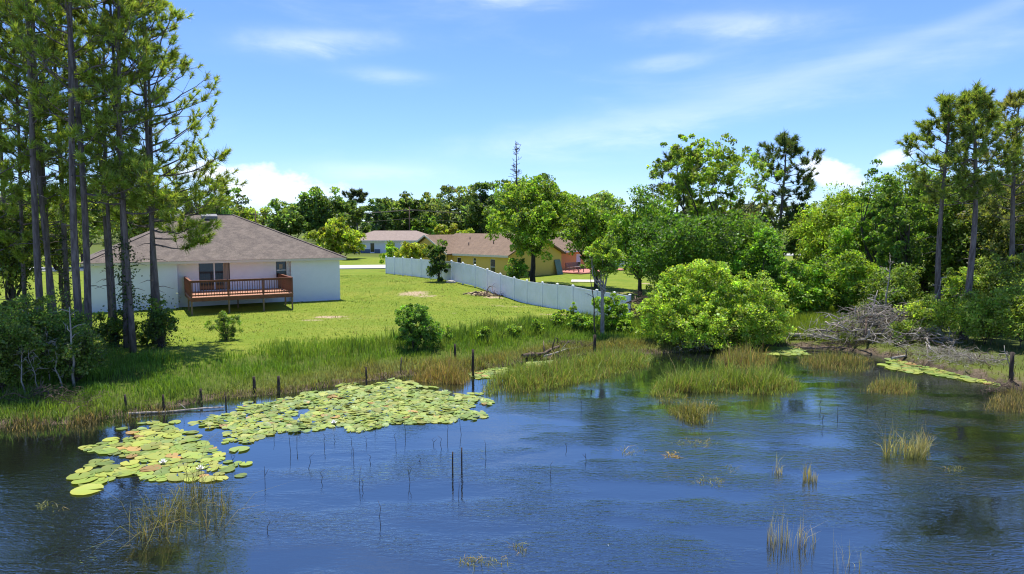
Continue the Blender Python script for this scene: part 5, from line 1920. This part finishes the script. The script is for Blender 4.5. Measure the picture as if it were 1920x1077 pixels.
brush_pile('brush_pile', 'brown debris and sticks on the bank left of the dark post', 1070, 660, 36.9, 1.7, .5, .3, 14, 160, 807, m='brown_wood', thick=.026, length=.8)
brush_pile('brush_pile', 'dry twig heap below the shaded left shore shrubs', 90, 745, 24.6, 3.0, .7, .6, 16, 240, 808, m='brown_wood', thick=.02, length=1.1)

brush_pile('brush_pile', 'low brown litter of twigs left of the right bank pads', 1610, 662, 37.6, 2.0, .9, .22, 12, 420, 809, m='brown_wood', thick=.022, length=.9)
brush_pile('brush_pile', 'heap of bark and sticks lying along the foot of the white fence', 910, 552, 56.6, 1.5, .8, .18, 16, 60, 810, m='brown_wood', thick=.05, length=1.2)
brush_pile('brush_pile', 'scattered pale twigs on the dark earth below the bank thickets', 1770, 675, 33.4, 2.2, 1.0, .25, 16, 420, 811, m='dead_wood', thick=.02, length=.9)


def dead_sapling(px, Y, py0, py1, label, seed, lean=0.0, r=.045, m='pale_bark', n=7, name='dead_sapling'):
    rng = np.random.default_rng(seed)
    x = x_at(px, Y, py0); z = max(gz(x, Y), 0) - .1
    H = z_at(py1, Y) - z
    ro = empty(name, (x, Y, z)); tag(ro, label, 'dead tree')
    pts = curve_pts((0, 0, 0), (lean, rng.normal(0, .2), H), 0, 7, rng, .035)
    MB().tube(pts, np.linspace(r, r * .3, 7), 7).build('trunk', m, ro)
    for i in range(n):
        k = rng.uniform(2, 5.9); i0 = int(k); s = pts[i0] + (pts[min(i0 + 1, 6)] - pts[i0]) * (k - i0)
        a = rng.uniform(0, 6.28); L = rng.uniform(.3, .9) * H * .25
        e = s + np.array([math.cos(a) * L, math.sin(a) * L * .6, L * rng.uniform(.1, .8)])
        mb = MB().tube(curve_pts(s, e, .04, 5, rng, .03), np.linspace(r * .38, .006, 5), 5)
        for q in range(2):
            f = s + (e - s) * rng.uniform(.4, .9); d = rng.normal(0, .16, 3)
            mb.tube([f, f + d], [.008, .004], 4)
        mb.build('branch', m, ro)


dead_sapling(140, 26.4, 735, 575, 'pale dead sapling standing before the thick pines', 901, .1, .06)
dead_sapling(118, 26.0, 745, 640, 'thin pale crooked sapling left of the pale dead one', 902, -.25, .035)
dead_sapling(48, 25.4, 735, 648, 'pair of pale dead sticks low at the photo edge', 903, -.2, .035)
dead_sapling(95, 26.8, 730, 620, 'thin grey dead sapling in the dark shrub', 904, .15, .03)
dead_sapling(72, 25.8, 740, 655, 'short grey dead stem in the dark shrub', 905, -.1, .028)
dead_sapling(30, 29.0, 668, 560, 'pale leaning trunk with peeling bark at the photo edge', 906, .9, .10, n=3)
dead_sapling(1655, 39.5, 640, 485, 'bare pale dead tree standing in the grey brush pile', 907, .2, .055, 'dead_wood', 14)
dead_sapling(1618, 38.4, 640, 545, 'bent silvery dead limb rising from the brush pile', 908, .8, .07, 'dead_wood', 6)
dead_sapling(1738, 37.2, 640, 520, 'leaning grey dead stem beside the left twin pine', 909, .5, .05, 'dead_wood', 8)
dead_sapling(1118, 39.6, 600, 505, 'bare forked dead stem beside the small grey tree', 910, -.35, .05, 'brown_wood', 5)
dead_sapling(1778, 33.4, 690, 640, 'tangled pale dead stem at the water below the twin pines', 911, .3, .03, 'dead_wood', 8)
dead_sapling(1900, 29.2, 720, 650, 'bent pale stem at the right bank corner', 912, -.3, .03, 'dead_wood', 4)


def rock(px, Y, py, size, label, seed):
    rng = np.random.default_rng(seed)
    import bmesh
    bm = bmesh.new(); bmesh.ops.create_icosphere(bm, subdivisions=2, radius=1)
    for v in bm.verts:
        v.co *= 1 + rng.normal(0, .09)
        v.co.x *= size[0]; v.co.y *= size[1]; v.co.z *= size[2]
    me = bpy.data.meshes.new('rock'); bm.to_mesh(me); bm.free()
    x = x_at(px, Y, py)
    o = link('rock', me, 'rock', None, (x, Y, gz(x, Y) + size[2] * .3)); tag(o, label, 'rock')


rock(845, 62.5, 533, (.45, .3, .2), 'pale stone at the foot of the columnar tree', 1)
rock(1490, 74, 470, (.9, .6, .35), 'grey stone on the bare earth beside the middle pine', 2)
rock(1520, 71, 480, (.7, .5, .3), 'smaller pale stone on the bare earth near the middle pine', 3)
